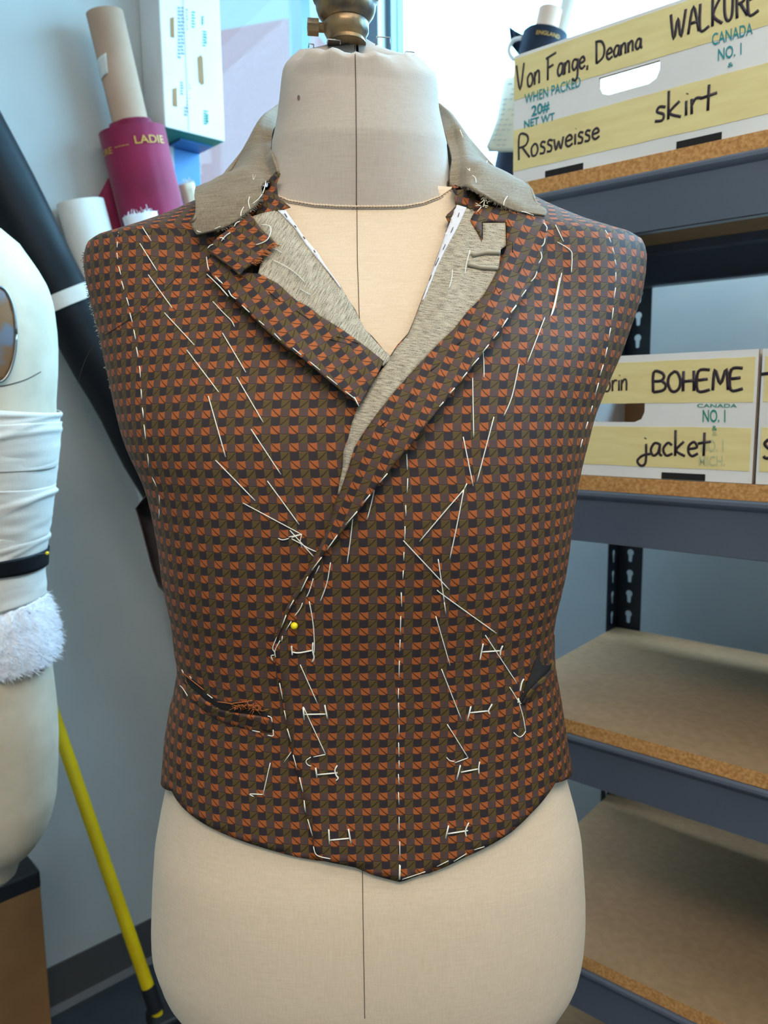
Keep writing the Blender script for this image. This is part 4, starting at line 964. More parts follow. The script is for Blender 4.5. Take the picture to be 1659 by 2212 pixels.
# ------------------------------------------------------------------ lettering
GL = {
 'A': [[(0,0),(.3,1),(.6,0)],[(.12,.38),(.5,.38)]], 'B': [[(0,0),(.02,1),(.35,1),(.5,.8),(.38,.58),(.04,.55)],[(.38,.58),(.58,.35),(.45,.08),(0,0)]],
 'C': [[(.55,.85),(.35,1),(.1,.8),(0,.5),(.1,.15),(.35,0),(.55,.12)]], 'D': [[(.02,0),(.02,1)],[(-.06,1),(.35,.95),(.55,.6),(.45,.2),(.02,0)]],
 'E': [[(.55,1),(.02,.95),(0,0),(.55,.04)],[(.02,.52),(.45,.56)]], 'F': [[(.04,0),(.06,.92)],[(-.08,.9),(.6,1.05)],[(.05,.5),(.42,.58)]],
 'H': [[(0,0),(.03,1)],[(.5,0),(.5,1)],[(.02,.48),(.5,.52)]], 'K': [[(0,0),(.02,1)],[(.5,1.02),(.04,.42),(.55,0)]], 'L': [[(0,1),(0,0),(.5,.06)]],
 'M': [[(0,0),(.1,1),(.35,.3),(.62,1),(.7,0)]], 'N': [[(0,0),(0,1),(.5,0),(.5,1)]], 'O': [[(.28,1),(.06,.8),(0,.45),(.12,.08),(.32,0),(.52,.2),(.56,.6),(.42,.95),(.24,1)]],
 'R': [[(.02,0),(.04,1),(.4,1),(.52,.78),(.38,.55),(.04,.5)],[(.2,.5),(.6,0)]], 'S': [[(.5,.88),(.25,1),(.05,.8),(.2,.58),(.45,.4),(.4,.1),(.15,0),(-.02,.12)]],
 'T': [[(-.05,.95),(.6,1.02)],[(.28,.97),(.25,0)]], 'U': [[(0,1),(.02,.3),(.2,.02),(.42,.2),(.48,1)]], 'V': [[(-.04,.98),(.2,0),(.46,1.0)]], 'W': [[(-.02,1),(.15,0),(.38,.75),(.55,0),(.82,1)]],
 'a': [[(.36,.48),(.16,.52),(.02,.25),(.12,.02),(.3,.15),(.38,.5)],[(.38,.5),(.36,.1),(.46,.02)]], 'c': [[(.36,.42),(.2,.52),(.02,.28),(.14,.02),(.38,.1)]], 'd': [[(.34,.45),(.14,.5),(.02,.25),(.14,0),(.34,.2)],[(.4,1),(.36,0)]],
 'e': [[(.02,.26),(.36,.32),(.26,.52),(.06,.4),(.04,.14),(.18,.0),(.4,.1)]], 'g': [[(.36,.46),(.14,.5),(.03,.26),(.14,.05),(.34,.22),(.4,.5)],[(.4,.5),(.36,-.25),(.18,-.42),(.02,-.28)]],
 'i': [[(.06,.5),(.05,0)],[(.09,.72),(.1,.74)]], 'j': [[(.14,.5),(.12,-.25),(-.06,-.4),(-.2,-.2),(.0,.02),(.34,.1)],[(.1,.72),(.12,.75)]], 'k': [[(.02,1),(0,0)],[(.34,.55),(.04,.22),(.38,0)]],
 'n': [[(.02,.52),(.0,0)],[(.01,.3),(.16,.52),(.3,.45),(.3,0)]], 'o': [[(.18,.52),(.02,.35),(.06,.05),(.24,.02),(.36,.22),(.3,.46),(.16,.52)]], 'r': [[(.02,.52),(.02,0)],[(.02,.3),(.14,.5),(.3,.48)]],
 's': [[(.3,.46),(.12,.52),(.05,.36),(.24,.22),(.2,.02),(-.02,.04)]], 't': [[(.18,.85),(.14,0)],[(-.08,.46),(.42,.52)]], 'w': [[(0,.5),(.1,0),(.24,.36),(.36,0),(.5,.52)]], ',': [[(.08,.06),(.04,-.14)]], '.': [[(.06,.02),(.07,.04)]]}
ADV = {'W': .95, 'M': .82, 'i': .2, 'j': .3, ',': .3, '.': .25, ' ': .35, 'w': .6, 'r': .36, 's': .38, 't': .42}
WR = [None, 'teal']
def adv(c): return ADV.get(c, .68 if c.isupper() else .48)
def write(q, text, plane, p0, p1, hpx0, hpx1, r):
    """marker strokes on a plane: baseline from pixel-traced p0 to p1, cap heights at both ends"""
    q = MB(); W_ = sum(adv(c) for c in text) - 0.1; x = 0
    for c in text:
        for st in GL.get(c, []):
            pts = []
            for gx, gy in st:
                t = (x + gx) / W_; h = hpx0 + (hpx1 - hpx0) * t
                pts.append((p0[0] + (p1[0] - p0[0]) * t, p0[1] + (p1[1] - p0[1]) * t - gy * h))
            if len(pts) > 2: pts = catmull([np.array((*p, 0)) for p in pts], 4)
            nb = len(q.v); q.tube([plane(p[0], p[1]) for p in pts], r, 6); o_ = plane(*p0)
            for i in range(nb, len(q.v)): v = np.array(q.v[i]); q.v[i] = tuple(v - NB * ((v - o_) @ NB) * 0.88)
        x += adv(c)
    q.build('handwriting', MAT['marker'], WR[0])
def printed(q, text, plane, x0, y0, x1, y1, hpx, embold=0.0):
    """printed block capitals between two traced baseline ends"""
    cu = bpy.data.curves.new('t', 'FONT'); cu.body = text; cu.size = 1.0; cu.offset = embold; o = bpy.data.objects.new('t', cu); COL.objects.link(o)
    bpy.context.view_layer.update(); me = o.to_mesh(); vs = np.array([(v.co.x, v.co.y) for v in me.vertices]); fs = [tuple(p.vertices) for p in me.polygons]
    w = vs[:, 0].max() - vs[:, 0].min(); vs[:, 0] -= vs[:, 0].min(); ch = 0.72
    out = [plane(x0 + (x1 - x0) * a / w, y0 + (y1 - y0) * a / w - b_ / ch * hpx) for a, b_ in vs]
    q = MB(); q.add(out, fs); o.to_mesh_clear(); bpy.data.objects.remove(o); bpy.data.curves.remove(cu)
    q.build('print', MAT[WR[1]], WR[0], smooth=False)

# ------------------------------------------------------------------ cartons on the shelves
def carton(name, label, e0, e1, z0, z1, dep, hole, group, slots):
    """open-topped white produce carton; hole = (ea, eb, za, zb) hand hole through the front (and the back)"""
    root = empty(name, sh((e0 + e1) / 2, 0.01 + dep / 2, z0), label, 'box', group); T = 0.004
    n0 = 0.006
    Lc, Hc = e1 - e0, z1 - z0; cxh = []
    ea, eb, za, zb_ = hole; r = 0.012
    hp_ = [(ea, za + r), (ea + r * .3, za + r * .3), (ea + r, za), (eb - r, za), (eb - r * .3, za + r * .3), (eb, za + r), (eb, zb_), (ea, zb_)]
    V, T_ = trimesh([(e0, z0), (e1, z0), (e1, z1), (e0, z1)], 0.02, holes=[hp_])
    for n_, nm in ((n0, 'front_panel'), (n0 + dep - T, 'back_panel')):
        q = MB(); nv = len(V)
        q.add([sh(a, n_, b_) for a, b_ in V] , T_); q.m = [0] * len(T_)
        q.mi = 1; q.add([sh(a, n_ + T, b_) for a, b_ in V], [t[::-1] for t in T_])
        # rims of outline and hole
        for lp in ([(e0, z0), (e1, z0), (e1, z1), (e0, z1)], hp_):
            for a, b_ in zip(lp, lp[1:] + lp[:1]): q.add([sh(a[0], n_, a[1]), sh(b_[0], n_, b_[1]), sh(b_[0], n_ + T, b_[1]), sh(a[0], n_ + T, a[1])], [(0, 1, 2, 3)])
        q.build(nm, [MAT['carton'], MAT['kraft']] if nm == 'front_panel' else [MAT['kraft'], MAT['carton']], root, smooth=False)
    for e_ in (e0, e1 - T):
        q = MB(); q.box(sh(e_, n0 + T, z0), DB * T, NB * (dep - 2 * T), up3 * (Hc)); q.build('side_panel', MAT['carton'], root, smooth=False)
    q = MB(); q.box(sh(e0 + T, n0 + T, z0), DB * (Lc - 2 * T), NB * (dep - 2 * T), up3 * T); q.build('bottom_panel', MAT['kraft'], root, smooth=False)
    for a, b_ in slots:
        q = MB(); q.box(sh(a, n0 - 0.0006, z0 + 0.0005), DB * (b_ - a), NB * 0.001, up3 * 0.0075); q.build('base_slot', MAT['dark'], root, smooth=False)
    pl0 = sh(0, n0, 0)
    return root, (lambda x, y, k=0.0: onplane(x, y, sh(0, n0 - 0.0008 - k, 0), NB))
def ee(x, y): return (onplane(x, y, sh(0, 0.006, 0), NB) - F0) @ DB
def zz(x, y): return onplane(x, y, sh(0, 0.006, 0), NB)[2]
def band(root, e0, e1, z0, z1, name='tape_strip'):
    q = MB(); ze = 0.0012
    N = 24; P = []
    for i in range(N + 1):
        e = e0 + (e1 - e0) * i / N
        P.append((sh(e, 0.0056, z0 + random.uniform(-1, 1) * 0.0003), sh(e, 0.0056, z1 + random.uniform(-1, 1) * 0.0003)))
    q.grid([[p[0] for p in P], [p[1] for p in P]]); return q.build(name, MAT['masking'], root, smooth=False, solid=0.0004)
zt1 = zz(1111, 121); zb1 = LEV[0] + 0.0005
l1 = ee(1110, 260); c1 = ee(1359, 172); r1 = 2 * c1 - l1
b1, P1 = carton('cardboard_box', 'white carton with two tape bands on the top shelf, marked skirt', l1, r1, zb1, zt1, 0.36, (ee(1294, 180), ee(1425, 150), zz(1300, 209), zz(1300, 167)), 'labelled white cartons on the shelves', [(ee(1178, 375), ee(1260, 356)), (ee(1462, 300), ee(1560, 276))])
ta, tb = zz(1112, 217), zz(1112, 122) - 0.003
band(b1, l1, r1, ta, tb); band(b1, l1, r1, zz(1112, 371), zz(1112, 282))
WR[0] = b1; write(q, 'Von Fange, Deanna', lambda x, y: P1(x, y), (1117, 196), (1385, 104), 56, 42, 0.0015); write(q, 'WALKURE', lambda x, y: P1(x, y), (1450, 86), (1640, 24), 55, 62, 0.0017)
write(q, 'Rossweisse', lambda x, y: P1(x, y), (1120, 346), (1294, 298), 52, 44, 0.0015); write(q, 'skirt', lambda x, y: P1(x, y), (1416, 264), (1542, 236), 60, 66, 0.0017)
q = MB()
printed(q, 'WHEN PACKED', P1, 1133, 225, 1254, 186, 22, 0.01); printed(q, '20#', P1, 1148, 251, 1187, 238, 22, 0.02); printed(q, 'NET WT', P1, 1132, 277, 1198, 259, 17, 0.02)
printed(q, 'CANADA', P1, 1538, 98, 1626, 73, 26, 0.01); printed(q, 'NO. 1', P1, 1551, 131, 1602, 117, 26, 0.01); printed(q, '&', P1, 1572, 146, 1584, 142, 10, 0.01)
zt2 = zz(1634, 754); r2 = ee(1632, 900); l2 = r2 - (r1 - l1)
c2 = (l2 + r2) / 2; hw2 = (ee(1425, 150) - ee(1294, 180)) / 2
b2, P2 = carton('cardboard_box', 'white carton on the middle shelf, marked jacket in black marker', l2, r2, LEV[1] + 0.0005, zt2, 0.36, (ee(1392, 900) - 2 * hw2, ee(1392, 900), zz(1385, 912), zz(1385, 871)), 'labelled white cartons on the shelves', [(ee(1429, 1036), ee(1523, 1040))])
for bb, a, b_ in ((b2, l2, r2 - 0.003),): band(bb, a, b_, zz(1600, 869), zz(1600, 772)); band(bb, a, b_, zz(1600, 1017), zz(1600, 924))
WR[0] = b2; write(q, 'orin', P2, (1305, 846), (1356, 843), 46, 46, 0.0013); write(q, 'BOHEME', P2, (1411, 847), (1606, 841), 42, 46, 0.0019); write(q, 'jacket', P2, (1388, 985), (1530, 985), 52, 60, 0.0017)
WR[1] = 'greenprint'; printed(q, 'NO. 1', P2, 1518, 911, 1567, 911, 27, 0.01); printed(q, '&', P2, 1538, 930, 1549, 930, 11, 0.01); printed(q, 'CANADA', P2, 1506, 880, 1592, 880, 8, 0.01)
WR[1] = 'fadedteal'; printed(q, 'NO. 1', P2, 1514, 975, 1563, 975, 26, 0.01); printed(q, 'MICH.', P2, 1510, 1006, 1566, 1006, 22, 0.01); printed(q, '&', P2, 1538, 941, 1550, 941, 10, 0.0)
l3 = ee(1640, 900); r3 = l3 + (r1 - l1)
b3, P3_ = carton('cardboard_box', 'white carton at the right edge, beside the one marked jacket', l3, r3, LEV[1] + 0.0005, zt2, 0.36, ((l3 + r3) / 2 - hw2, (l3 + r3) / 2 + hw2, zz(1385, 912), zz(1385, 871)), 'labelled white cartons on the shelves', [])
band(b3, l3 + 0.003, r3, zz(1648, 868), zz(1648, 770)); band(b3, l3 + 0.003, r3, zz(1648, 1019), zz(1648, 924))
WR[0] = b3; write(q, 'T', P3_, (1648, 846), (1685, 844), 40, 40, 0.0019); write(q, 'S', P3_, (1650, 990), (1674, 990), 40, 40, 0.0019)

# ------------------------------------------------------------------ second dress form (left)
Y2 = 0.95
R2 = [(44,506),(81,560),(98,590),(105,605),(117,646),(124,703),(127,744),(127,800),(124,867),(125,905),(122,960),(118,1020),(114,1060),(109,1120),(104,1165),(99,1205),(98,1245),(99,1290),(103,1340),(110,1390),(117,1440),(125,1500),(132,1560),(136,1620),(136,1680),(133,1760),(125,1800),(113,1835),(92,1865),(60,1893)]
cx2 = atY(-85, 1100, Y2)[0]
p2 = np.array([atY(x - 44, y, Y2 - 0.03) for x, y in R2])[::-1]
Z2s = np.concatenate([np.arange(p2[0][2], p2[-1][2], 0.008), [p2[-1][2]]])
A2 = np.interp(Z2s, p2[:, 2], p2[:, 0]) - cx2
rows2 = []
for a, z in zip(A2, Z2s): rows2.append([np.array([cx2 + a * sp(math.sin(w), 2 / 2.3), Y2 - a * 0.85 * sp(math.cos(w), 2 / 2.3), z]) for w in np.linspace(-math.pi, math.pi, 73)])
ztop2 = rows2[-1][0][2]; c_ = np.array([cx2, Y2, 0])
for k, dzz in ((0.8, 0.016), (0.55, 0.03), (0.42, 0.045), (0.38, 0.10), (0.37, 0.16), (0.2, 0.17), (0.01, 0.17)):
    rows2.append([c_ + (p - c_) * np.array([k, k, 0]) + np.array([0, 0, ztop2 + dzz]) for p in rows2[len(Z2s) - 1]])
rows2 = [[c_ + (p - c_) * np.array([k, k, 0]) + np.array([0, 0, Z2s[0] - d]) for p in rows2[0]] for k, d in ((0.01, 0.03), (0.5, 0.028), (0.8, 0.018))] + rows2
form2 = empty('dress_form', (cx2, Y2, 0), 'padded cream dress form at the left edge, wrapped in muslin strips', 'dress form')
q = MB(); q.grid(rows2); t2 = q.build('torso', MAT['muslin2'], form2)
bvh2 = BVHTree.FromPolygons([Vector(p) for r in rows2 for p in r], gridfaces(len(rows2), 73))
def P2d(x, y, h):
    d = Vector(ray(x, y)).normalized(); c = bvh2.ray_cast(Vector(CAM), d)
    if c[0] is None: return atY(x, y, Y2 - 0.02)
    return np.array(c[0]) - np.array(d) * h
ol = [(-3 + 38 * math.cos(w), 722 + 103 * math.sin(w)) for w in np.linspace(0, 2 * math.pi, 48, endpoint=False)]
V, T = trimesh(ol, 9); q = MB(); q.add([P2d(a, b_, .004) for a, b_ in V], [t[::-1] for t in T]); pt = q.build('arm_plate', MAT['rust'], form2, solid=0.003)
q = MB(); q.tube([P2d(a, b_, .0045) for a, b_ in ol + ol[:1]], 0.0016, 6); q.build('plate_rim', MAT['steel'], pt)
q = MB(); q.tube([P2d(a, b_, .0005) for a, b_ in catmull([np.array(t, float) for t in ((-60,838),(0,834),(30,828),(60,818),(88,803))], 5)], 0.0006, 5); q.build('dart_seam', MAT['seam'], form2)
def wrapband(name, mat, yl, yr, h0, h1, ridges, n=40, amp=0.002, par=form2):
    """strip of cloth round the torso between two slanted edges, folded along slanted ridges"""
    q = MB(); P = []
    zl0, zl1 = [atY(-85, y, Y2 - .12)[2] for y in yl]; zr0, zr1 = [atY(120, y, Y2 - 0.02)[2] for y in yr]
    for i in range(n + 1):
        v = i / n; row = []
        for k in range(97):
            w = -math.pi + 2 * math.pi * k / 96; s_ = (math.sin(w) + 0) ; t = np.clip(s_, 0, 1); t2_ = np.clip(-s_, 0, 1)
            za = zl0 + (zr0 - zl0) * t; zb2 = zl1 + (zr1 - zl1) * t; z = za + (zb2 - za) * v
            a = np.interp(z, Z2s, A2)
            h = h0 + (h1 - h0) * v + amp * sum(math.exp(-((v - (r0 + (r1 - r0) * math.sin(w * 0.9))) / 0.03) ** 2) for r0, r1 in ridges) + amp * 0.6 * mnoise.noise(Vector((w * 2, v * 9, h0 * 999)))
            e = 2 / 2.3
            row.append(np.array([cx2 + (a + h) * sp(math.sin(w), e), Y2 - (a * 0.85 + h) * sp(math.cos(w), e), z]))
        P.append(row)
    q.grid(P); return q.build(name, mat, par, solid=0.0012)
wrapband('muslin_wrap', MAT['wrap'], (862, 1020), (893, 1015), .003, .005, [(.2, .02), (.72, .05)])
wrapband('muslin_wrap', MAT['wrap'], (928, 1100), (912, 1080), .0055, .004, [(.25, .1), (.6, -.06)])
wrapband('muslin_wrap', MAT['wrap'], (1060, 1235), (1055, 1200), .005, .0035, [(.15, -.1), (.55, .1), (.8, .1)])
wrapband('muslin_wrap', MAT['wrap'], (1190, 1370), (1150, 1300), .0035, .003, [(.3, .12), (.7, .15)])
wrapband('waist_band', MAT['blackcloth'], (1242, 1270), (1197, 1235), .0062, .0062, [], 6, 0)
# batting: fluffy strip
zb0, zb1 = atY(60, 1480, Y2 - .08)[2], atY(60, 1330, Y2 - .08)[2]
q = MB(); P = []; rr = random.Random(3)
zl = (atY(-85, 1505, Y2 - .12)[2], atY(-85, 1400, Y2 - .12)[2]); zr_ = (atY(110, 1450, Y2 - .02)[2], atY(110, 1292, Y2 - .02)[2])
for i in range(41):
    v = i / 40; row = []
    for k in range(193):
        w = -math.pi + 2 * math.pi * k / 192; t = np.clip(math.sin(w), 0, 1); z = (zl[0] + (zr_[0] - zl[0]) * t) * (1 - v) + (zl[1] + (zr_[1] - zl[1]) * t) * v
        a = np.interp(z, Z2s, A2); nz = mnoise.fractal(Vector((math.sin(w) * 14, math.cos(w) * 14, z * 60)), 1.0, 2.0, 5)
        h = (0.014 * math.sin(math.pi * min(1, v * 1.04)) ** 0.35 * (1 - 0.35 * v) + 0.0022 * nz) if 0 < i < 40 else 0.001
        z += 0.003 * mnoise.noise(Vector((w * 12, 3, v * 3))); e = 2 / 2.3
        row.append(np.array([cx2 + (a + h) * sp(math.sin(w), e), Y2 - (a * 0.85 + h) * sp(math.cos(w), e), z]))
    P.append(row)
q.grid(P); bat = q.build('batting_strip', MAT['batting'], form2)
q = MB()
for k in range(7000):
    i = rr.randint(1, 39); j = rr.randint(40, 178); p = P[i][j]; o = p - c_; o[2] = 0; o /= np.linalg.norm(o); L_ = rr.uniform(.002, .0065)
    dd = o + np.array([rr.uniform(-1, 1), rr.uniform(-1, 1), rr.uniform(-1.2, .8)]) * .8
    q.tube([p, p + dd * L_ * .6, p + dd * L_ + np.array([0, 0, -0.0008])], [0.00035, 0.00025, 0.0001], 3, cap=False)
fz = q.build('fluff', MAT['batting'], bat); fz['kind'] = 'stuff'
q = MB(); q.lathe([(0.001, 0.02), (0.016, 0.02), (0.016, Z2s[0] - 0.02), (0.001, Z2s[0] - 0.02)], (cx2 - 0.07, Y2, 0), 16); q.build('pole', MAT['steel'], form2)
q = MB(); q.lathe([(0.001, 0), (0.15, 0), (0.15, 0.012), (0.04, 0.03), (0.001, 0.035)], (cx2 - 0.07, Y2, 0), 32); q.build('stand_base', MAT['black'], form2)
hp = atY(102, 1195, Y2 - .03); pin2 = empty('straight_pin', hp, 'pale yellow headed pin in the black waist band of the padded form', 'pin')
q = MB(); q.lathe(ball(hp, 0.0022), hp, 14); q.build('pin_head', MAT['yellow'], pin2); q = MB(); q.tube([hp, hp + np.array([-.012, .004, -.002])], .0003, 5); q.build('pin_shaft', MAT['steel'], pin2)

# ------------------------------------------------------------------ things along the left wall
kc = onplane(112, 2212, WL0 - NL * 0.09, NL); kc[2] = 0
kz = onplane(76, 1918, WL0 - NL * 0.09, NL)[2]
kb = empty('cardboard_box', kc - DL * .25, 'tall kraft cardboard box with black taped rim, on the floor by the wall', 'box')
q = MB(); q.box(kc, -DL * 0.55, NL * 0.07, up3 * kz); q.build('carton_body', MAT['kraftbox'], kb, smooth=False, bevel=0.003)
q = MB(); q.box(kc + DL * 0.001 - NL * 0.001 + up3 * (kz - 0.003), -DL * 0.552, NL * 0.072, up3 * 0.035); q.build('taped_rim', MAT['black'], kb, smooth=False, bevel=0.004)

def wallpt(x, y, gap): return onplane(x, y, WL0 - NL * gap, NL)
def floorpt(x, y, z=0.0): return atZ(x, y, z)
def wallfoot(x, gap):
    best = min(np.linspace(-0.6, 0.66, 1261), key=lambda t: abs(829.5 + F * ((WL0 + DL * t - NL * gap - CAM) @ _rt) / ((WL0 + DL * t - NL * gap - CAM) @ _fw) - x))
    return WL0 + DL * best - NL * gap
def along(a, b_, t): return np.array(a) + (np.array(b_) - np.array(a)) * t
def perp(a, b_):
    d = np.array(b_) - np.array(a); d /= np.linalg.norm(d); u = np.cross(d, up3); u /= np.linalg.norm(u); return d, u, np.cross(u, d)
def rollmesh(a, b_, r, n=40, seg=24, lump=0.0, seed=0, flat=None):
    d, u, w = perp(a, b_); P = []
    for i in range(seg + 1):
        c = along(a, b_, i / seg); row = []
        for k in range(n):
            th = 2 * math.pi * k / n; rr_ = r * (1 + lump * mnoise.noise(Vector((math.cos(th) * 1.5, math.sin(th) * 1.5, i * 0.35 + seed)))) + r * 0.02 * (k / n)
            row.append(c + (u * math.cos(th) + w * math.sin(th)) * rr_)
        P.append(row)
    q = MB(); q.grid(P, closed=True)
    for row, rv in ((P[0], True), (P[-1], False)):
        c = np.mean(row, axis=0); q.add(row + [c], [((k + 1) % n, k, n) if rv else (k, (k + 1) % n, n) for k in range(n)])
    return q
def hollow(a, b_, ro, ri, n=32):
    d, u, w = perp(a, b_); q = MB()
    def rg(c, r): return [np.array(c) + (u * math.cos(2 * math.pi * k / n) + w * math.sin(2 * math.pi * k / n)) * r for k in range(n)]
    q.grid([rg(b_, ri), rg(a, ri), rg(a, ro), rg(b_, ro), rg(b_, ri)], closed=True); return q
# black cloth roll
T_ = wallpt(-10, 362, 0.085); B_ = floorpt(850, 1961)
br = empty('fabric_roll', B_, 'long black fabric roll leaning on the left wall, tied with a white strip', 'fabric roll', 'fabric rolls leaning on the wall')
k0 = along(T_, B_, -0.06)
q = rollmesh(k0, along(B_, T_, 0.03), 0.050, 40, 40, 0.10, 5); q.build('cloth', MAT['blackcloth'], br)
s0 = along(T_, B_, 0.128); dd = (B_ - T_) / np.linalg.norm(B_ - T_); q = rollmesh(s0 - dd * .012, s0 + dd * .014, 0.0545, 40, 4, 0.03, 5); q.build('tie_strip', MAT['wrap'], br)
q = rollmesh(along(B_, T_, 0.04), B_, 0.02, 20, 2); q.build('core', MAT['tube'], br)
# maroon roll on its cardboard tube
T_ = wallpt(226, 28, 0.07); B_ = wallfoot(676, 0.075)
mr = empty('fabric_roll', B_, 'maroon fabric roll on a bare cardboard tube, leaning on the left wall', 'fabric roll', 'fabric rolls leaning on the wall')
q = hollow(T_, B_, 0.0335, 0.030); tb_ = q.build('cardboard_tube', MAT['tube'], mr)
def tpar(y): # parameter along the tube whose image row is y
    best = min(np.linspace(0, 1, 801), key=lambda t: abs(1106 - F * ((along(T_, B_, t) - CAM) @ _up) / ((along(T_, B_, t) - CAM) @ _fw) - y)); return best
f0 = along(T_, B_, tpar(283)); f1 = along(T_, B_, tpar(1500)); fr0 = 0.062
q = rollmesh(f0, f1, fr0, 56, 40, 0.03, 2); fab = q.build('cloth', MAT['maroon'], mr)
d, u, w = perp(T_, B_)
def facing(c, d):
    t = CAM - c; t = t - d * (t @ d); t /= np.linalg.norm(t); r = np.cross(t, -d) * -1
    if r @ _rt < 0: r = -r
    return r, t
# selvage flap standing off the roll on its left side
sideL = -facing(f0, d)[0]
P = [[f0 + d * (0.07 + .17 * t) + sideL * (fr0 * (0.93 + (1.0 * min(t / .42, (1 - t) / .58)) * x)) + NL * 0.006 for t in np.linspace(0, 1, 15)] for x in (0, .5, 1)]
q = MB(); q.grid(P); q.build('flap', MAT['maroon'], fab, solid=0.0015)
q = rollmesh(f0 - d * 0.014, f0 + d * .002, 0.040, 40, 4, 0.12, 9); q.build('inner_fold', MAT['maroon'], fab)
# selvage lettering in gold, round the upper end
def wraptext(q, text, ang0, ang1, along_, hgt, rad, O_, dv, ua, wa):
    cu = bpy.data.curves.new('t', 'FONT'); cu.body = text; cu.offset = 0.01; o = bpy.data.objects.new('t', cu); COL.objects.link(o); bpy.context.view_layer.update(); me = o.to_mesh()
    vs = np.array([(v.co.x, v.co.y) for v in me.vertices]); fs = [tuple(p.vertices) for p in me.polygons]; vs[:, 0] -= vs[:, 0].min(); wd = vs[:, 0].max()
    out = []
    for a, b_ in vs:
        th = ang0 + (ang1 - ang0) * a / wd; out.append(O_ + dv * (along_ - b_ / .72 * hgt) + (ua * math.cos(th) + wa * math.sin(th)) * rad)
    q.add(out, fs); o.to_mesh_clear(); bpy.data.objects.remove(o); bpy.data.curves.remove(cu)
rightv, tow = facing(f0, d)
q = MB(); wraptext(q, 'URE', math.pi * .93, math.pi * .74, .043, .011, fr0 * 1.045, f0, d, rightv, tow); wraptext(q, '----', math.pi * .7, math.pi * .56, .038, .008, fr0 * 1.045, f0, d, rightv, tow); wraptext(q, 'LADIE', math.pi * .5, math.pi * .2, .036, .014, fr0 * 1.045, f0, d, rightv, tow)
q.build('selvage_print', MAT['gold'], fab, smooth=False)
a0 = along(T_, B_, tpar(133)); q = MB(); P = []
for i in range(9):
    row = []
    for j in range(7):
        th = math.pi * (0.97 - 0.34 * j / 6 * (1 - 0.15 * i / 8)); row.append(a0 + d * (0.032 * i / 8 - 0.006 * j / 6) + (rightv * math.cos(th) + tow * math.sin(th)) * (0.0342 + .0006 * (j == 6)))
    P.append(row)
q.grid(P); q.build('torn_tape', MAT['paper'], tb_, solid=0.0004)
# white paper roll
T_ = wallpt(173, 436, 0.05); B_ = wallfoot(590, 0.05)
pr_ = empty('paper_roll', B_, 'white paper roll leaning left of the maroon fabric roll', 'paper roll')
q = hollow(T_, B_, 0.043, 0.036); q.build('paper', MAT['paper'], pr_)
q = hollow(along(T_, B_, .004), along(B_, T_, .004), 0.0358, 0.030); q.build('core', MAT['tube'], pr_)
# cream and white cloth roll ends just above the shoulder
for (x, y), (fx, fy), r, lab, mt in (((303, 464), (735, 0.15), 0.03, 'white batting roll whose fuzzy end shows above the waistcoat shoulder', 'batting'), ((402, 398), (812, 0), 0.017, 'cream cloth roll end beside the blue post, above the waistcoat shoulder', 'cream')):
    T_ = wallpt(x, y, 0.012 + r + fy * 1.05); B_ = wallfoot(fx, 0.012 + r + fy)
    cr = empty('fabric_roll', B_, lab, 'fabric roll', 'fabric rolls leaning on the wall'); q = rollmesh(T_, B_, r, 28, 30, 0.16, r * 99); cl = q.build('cloth', MAT[mt], cr)
    q = MB(); d, u, w = perp(T_, B_)
    for k in range(140):
        th = rr.uniform(0, 2 * math.pi); p = T_ + (u * math.cos(th) + w * math.sin(th)) * r * rr.uniform(.3, 1.0) + d * rr.uniform(0, .03)
        q.tube([p, p - d * rr.uniform(.003, .012) + np.array([rr.uniform(-1, 1), rr.uniform(-1, 1), rr.uniform(-.2, 1)]) * .006], .0005, 3)
    z_ = q.build('frayed_end', MAT[mt], cl); z_['kind'] = 'stuff'
# yellow broom
T_ = wallpt(-21, 1150, 0.016); B_ = floorpt(346, 2208, 0.07); d, u, w = perp(T_, B_)
bm_ = empty('broom', B_ * np.array([1, 1, 0]), 'yellow handled push broom leaning on the left wall behind the padded form', 'broom')
def Y_(y): return min(np.linspace(0, 1, 801), key=lambda t: abs(1106 - F * ((along(T_, B_, t) - CAM) @ _up) / ((along(T_, B_, t) - CAM) @ _fw) - y))
q = rollmesh(T_, along(T_, B_, Y_(2136)), 0.0118, 20, 4); q.build('handle', MAT['broomyellow'], bm_)
q = rollmesh(along(T_, B_, Y_(2130)), along(T_, B_, Y_(2182)), 0.0138, 20, 4); q.build('grip_collar', MAT['black'], bm_)
q = rollmesh(along(T_, B_, Y_(2180)), B_, 0.0105, 20, 3); q.build('ferrule', MAT['broomyellow'], bm_)
bd = DL * 0.9 + NL * -0.1; bd /= np.linalg.norm(bd); bnn = np.array([-bd[1], bd[0], 0]); bc_ = B_ + bd * 0.04
q = MB(); q.box(bc_ - bd * .06 - bnn * .03 - up3 * 0.012, bd * .2, bnn * .06, up3 * 0.03); q.build('brush_block', MAT['black'], bm_, smooth=False, bevel=0.006)
q = MB()
for k in range(500):
    p = bc_ - bd * .055 + bd * rr.uniform(0, .19) + bnn * rr.uniform(-.026, .026) - up3 * .012; e_ = p.copy(); e_[2] = 0.001; e_ += bnn * rr.uniform(-.008, .008) + bd * rr.uniform(-.006, .006)
    q.tube([p, e_], .0012, 3)
z_ = q.build('bristles', MAT['black'], bm_); z_['kind'] = 'stuff'

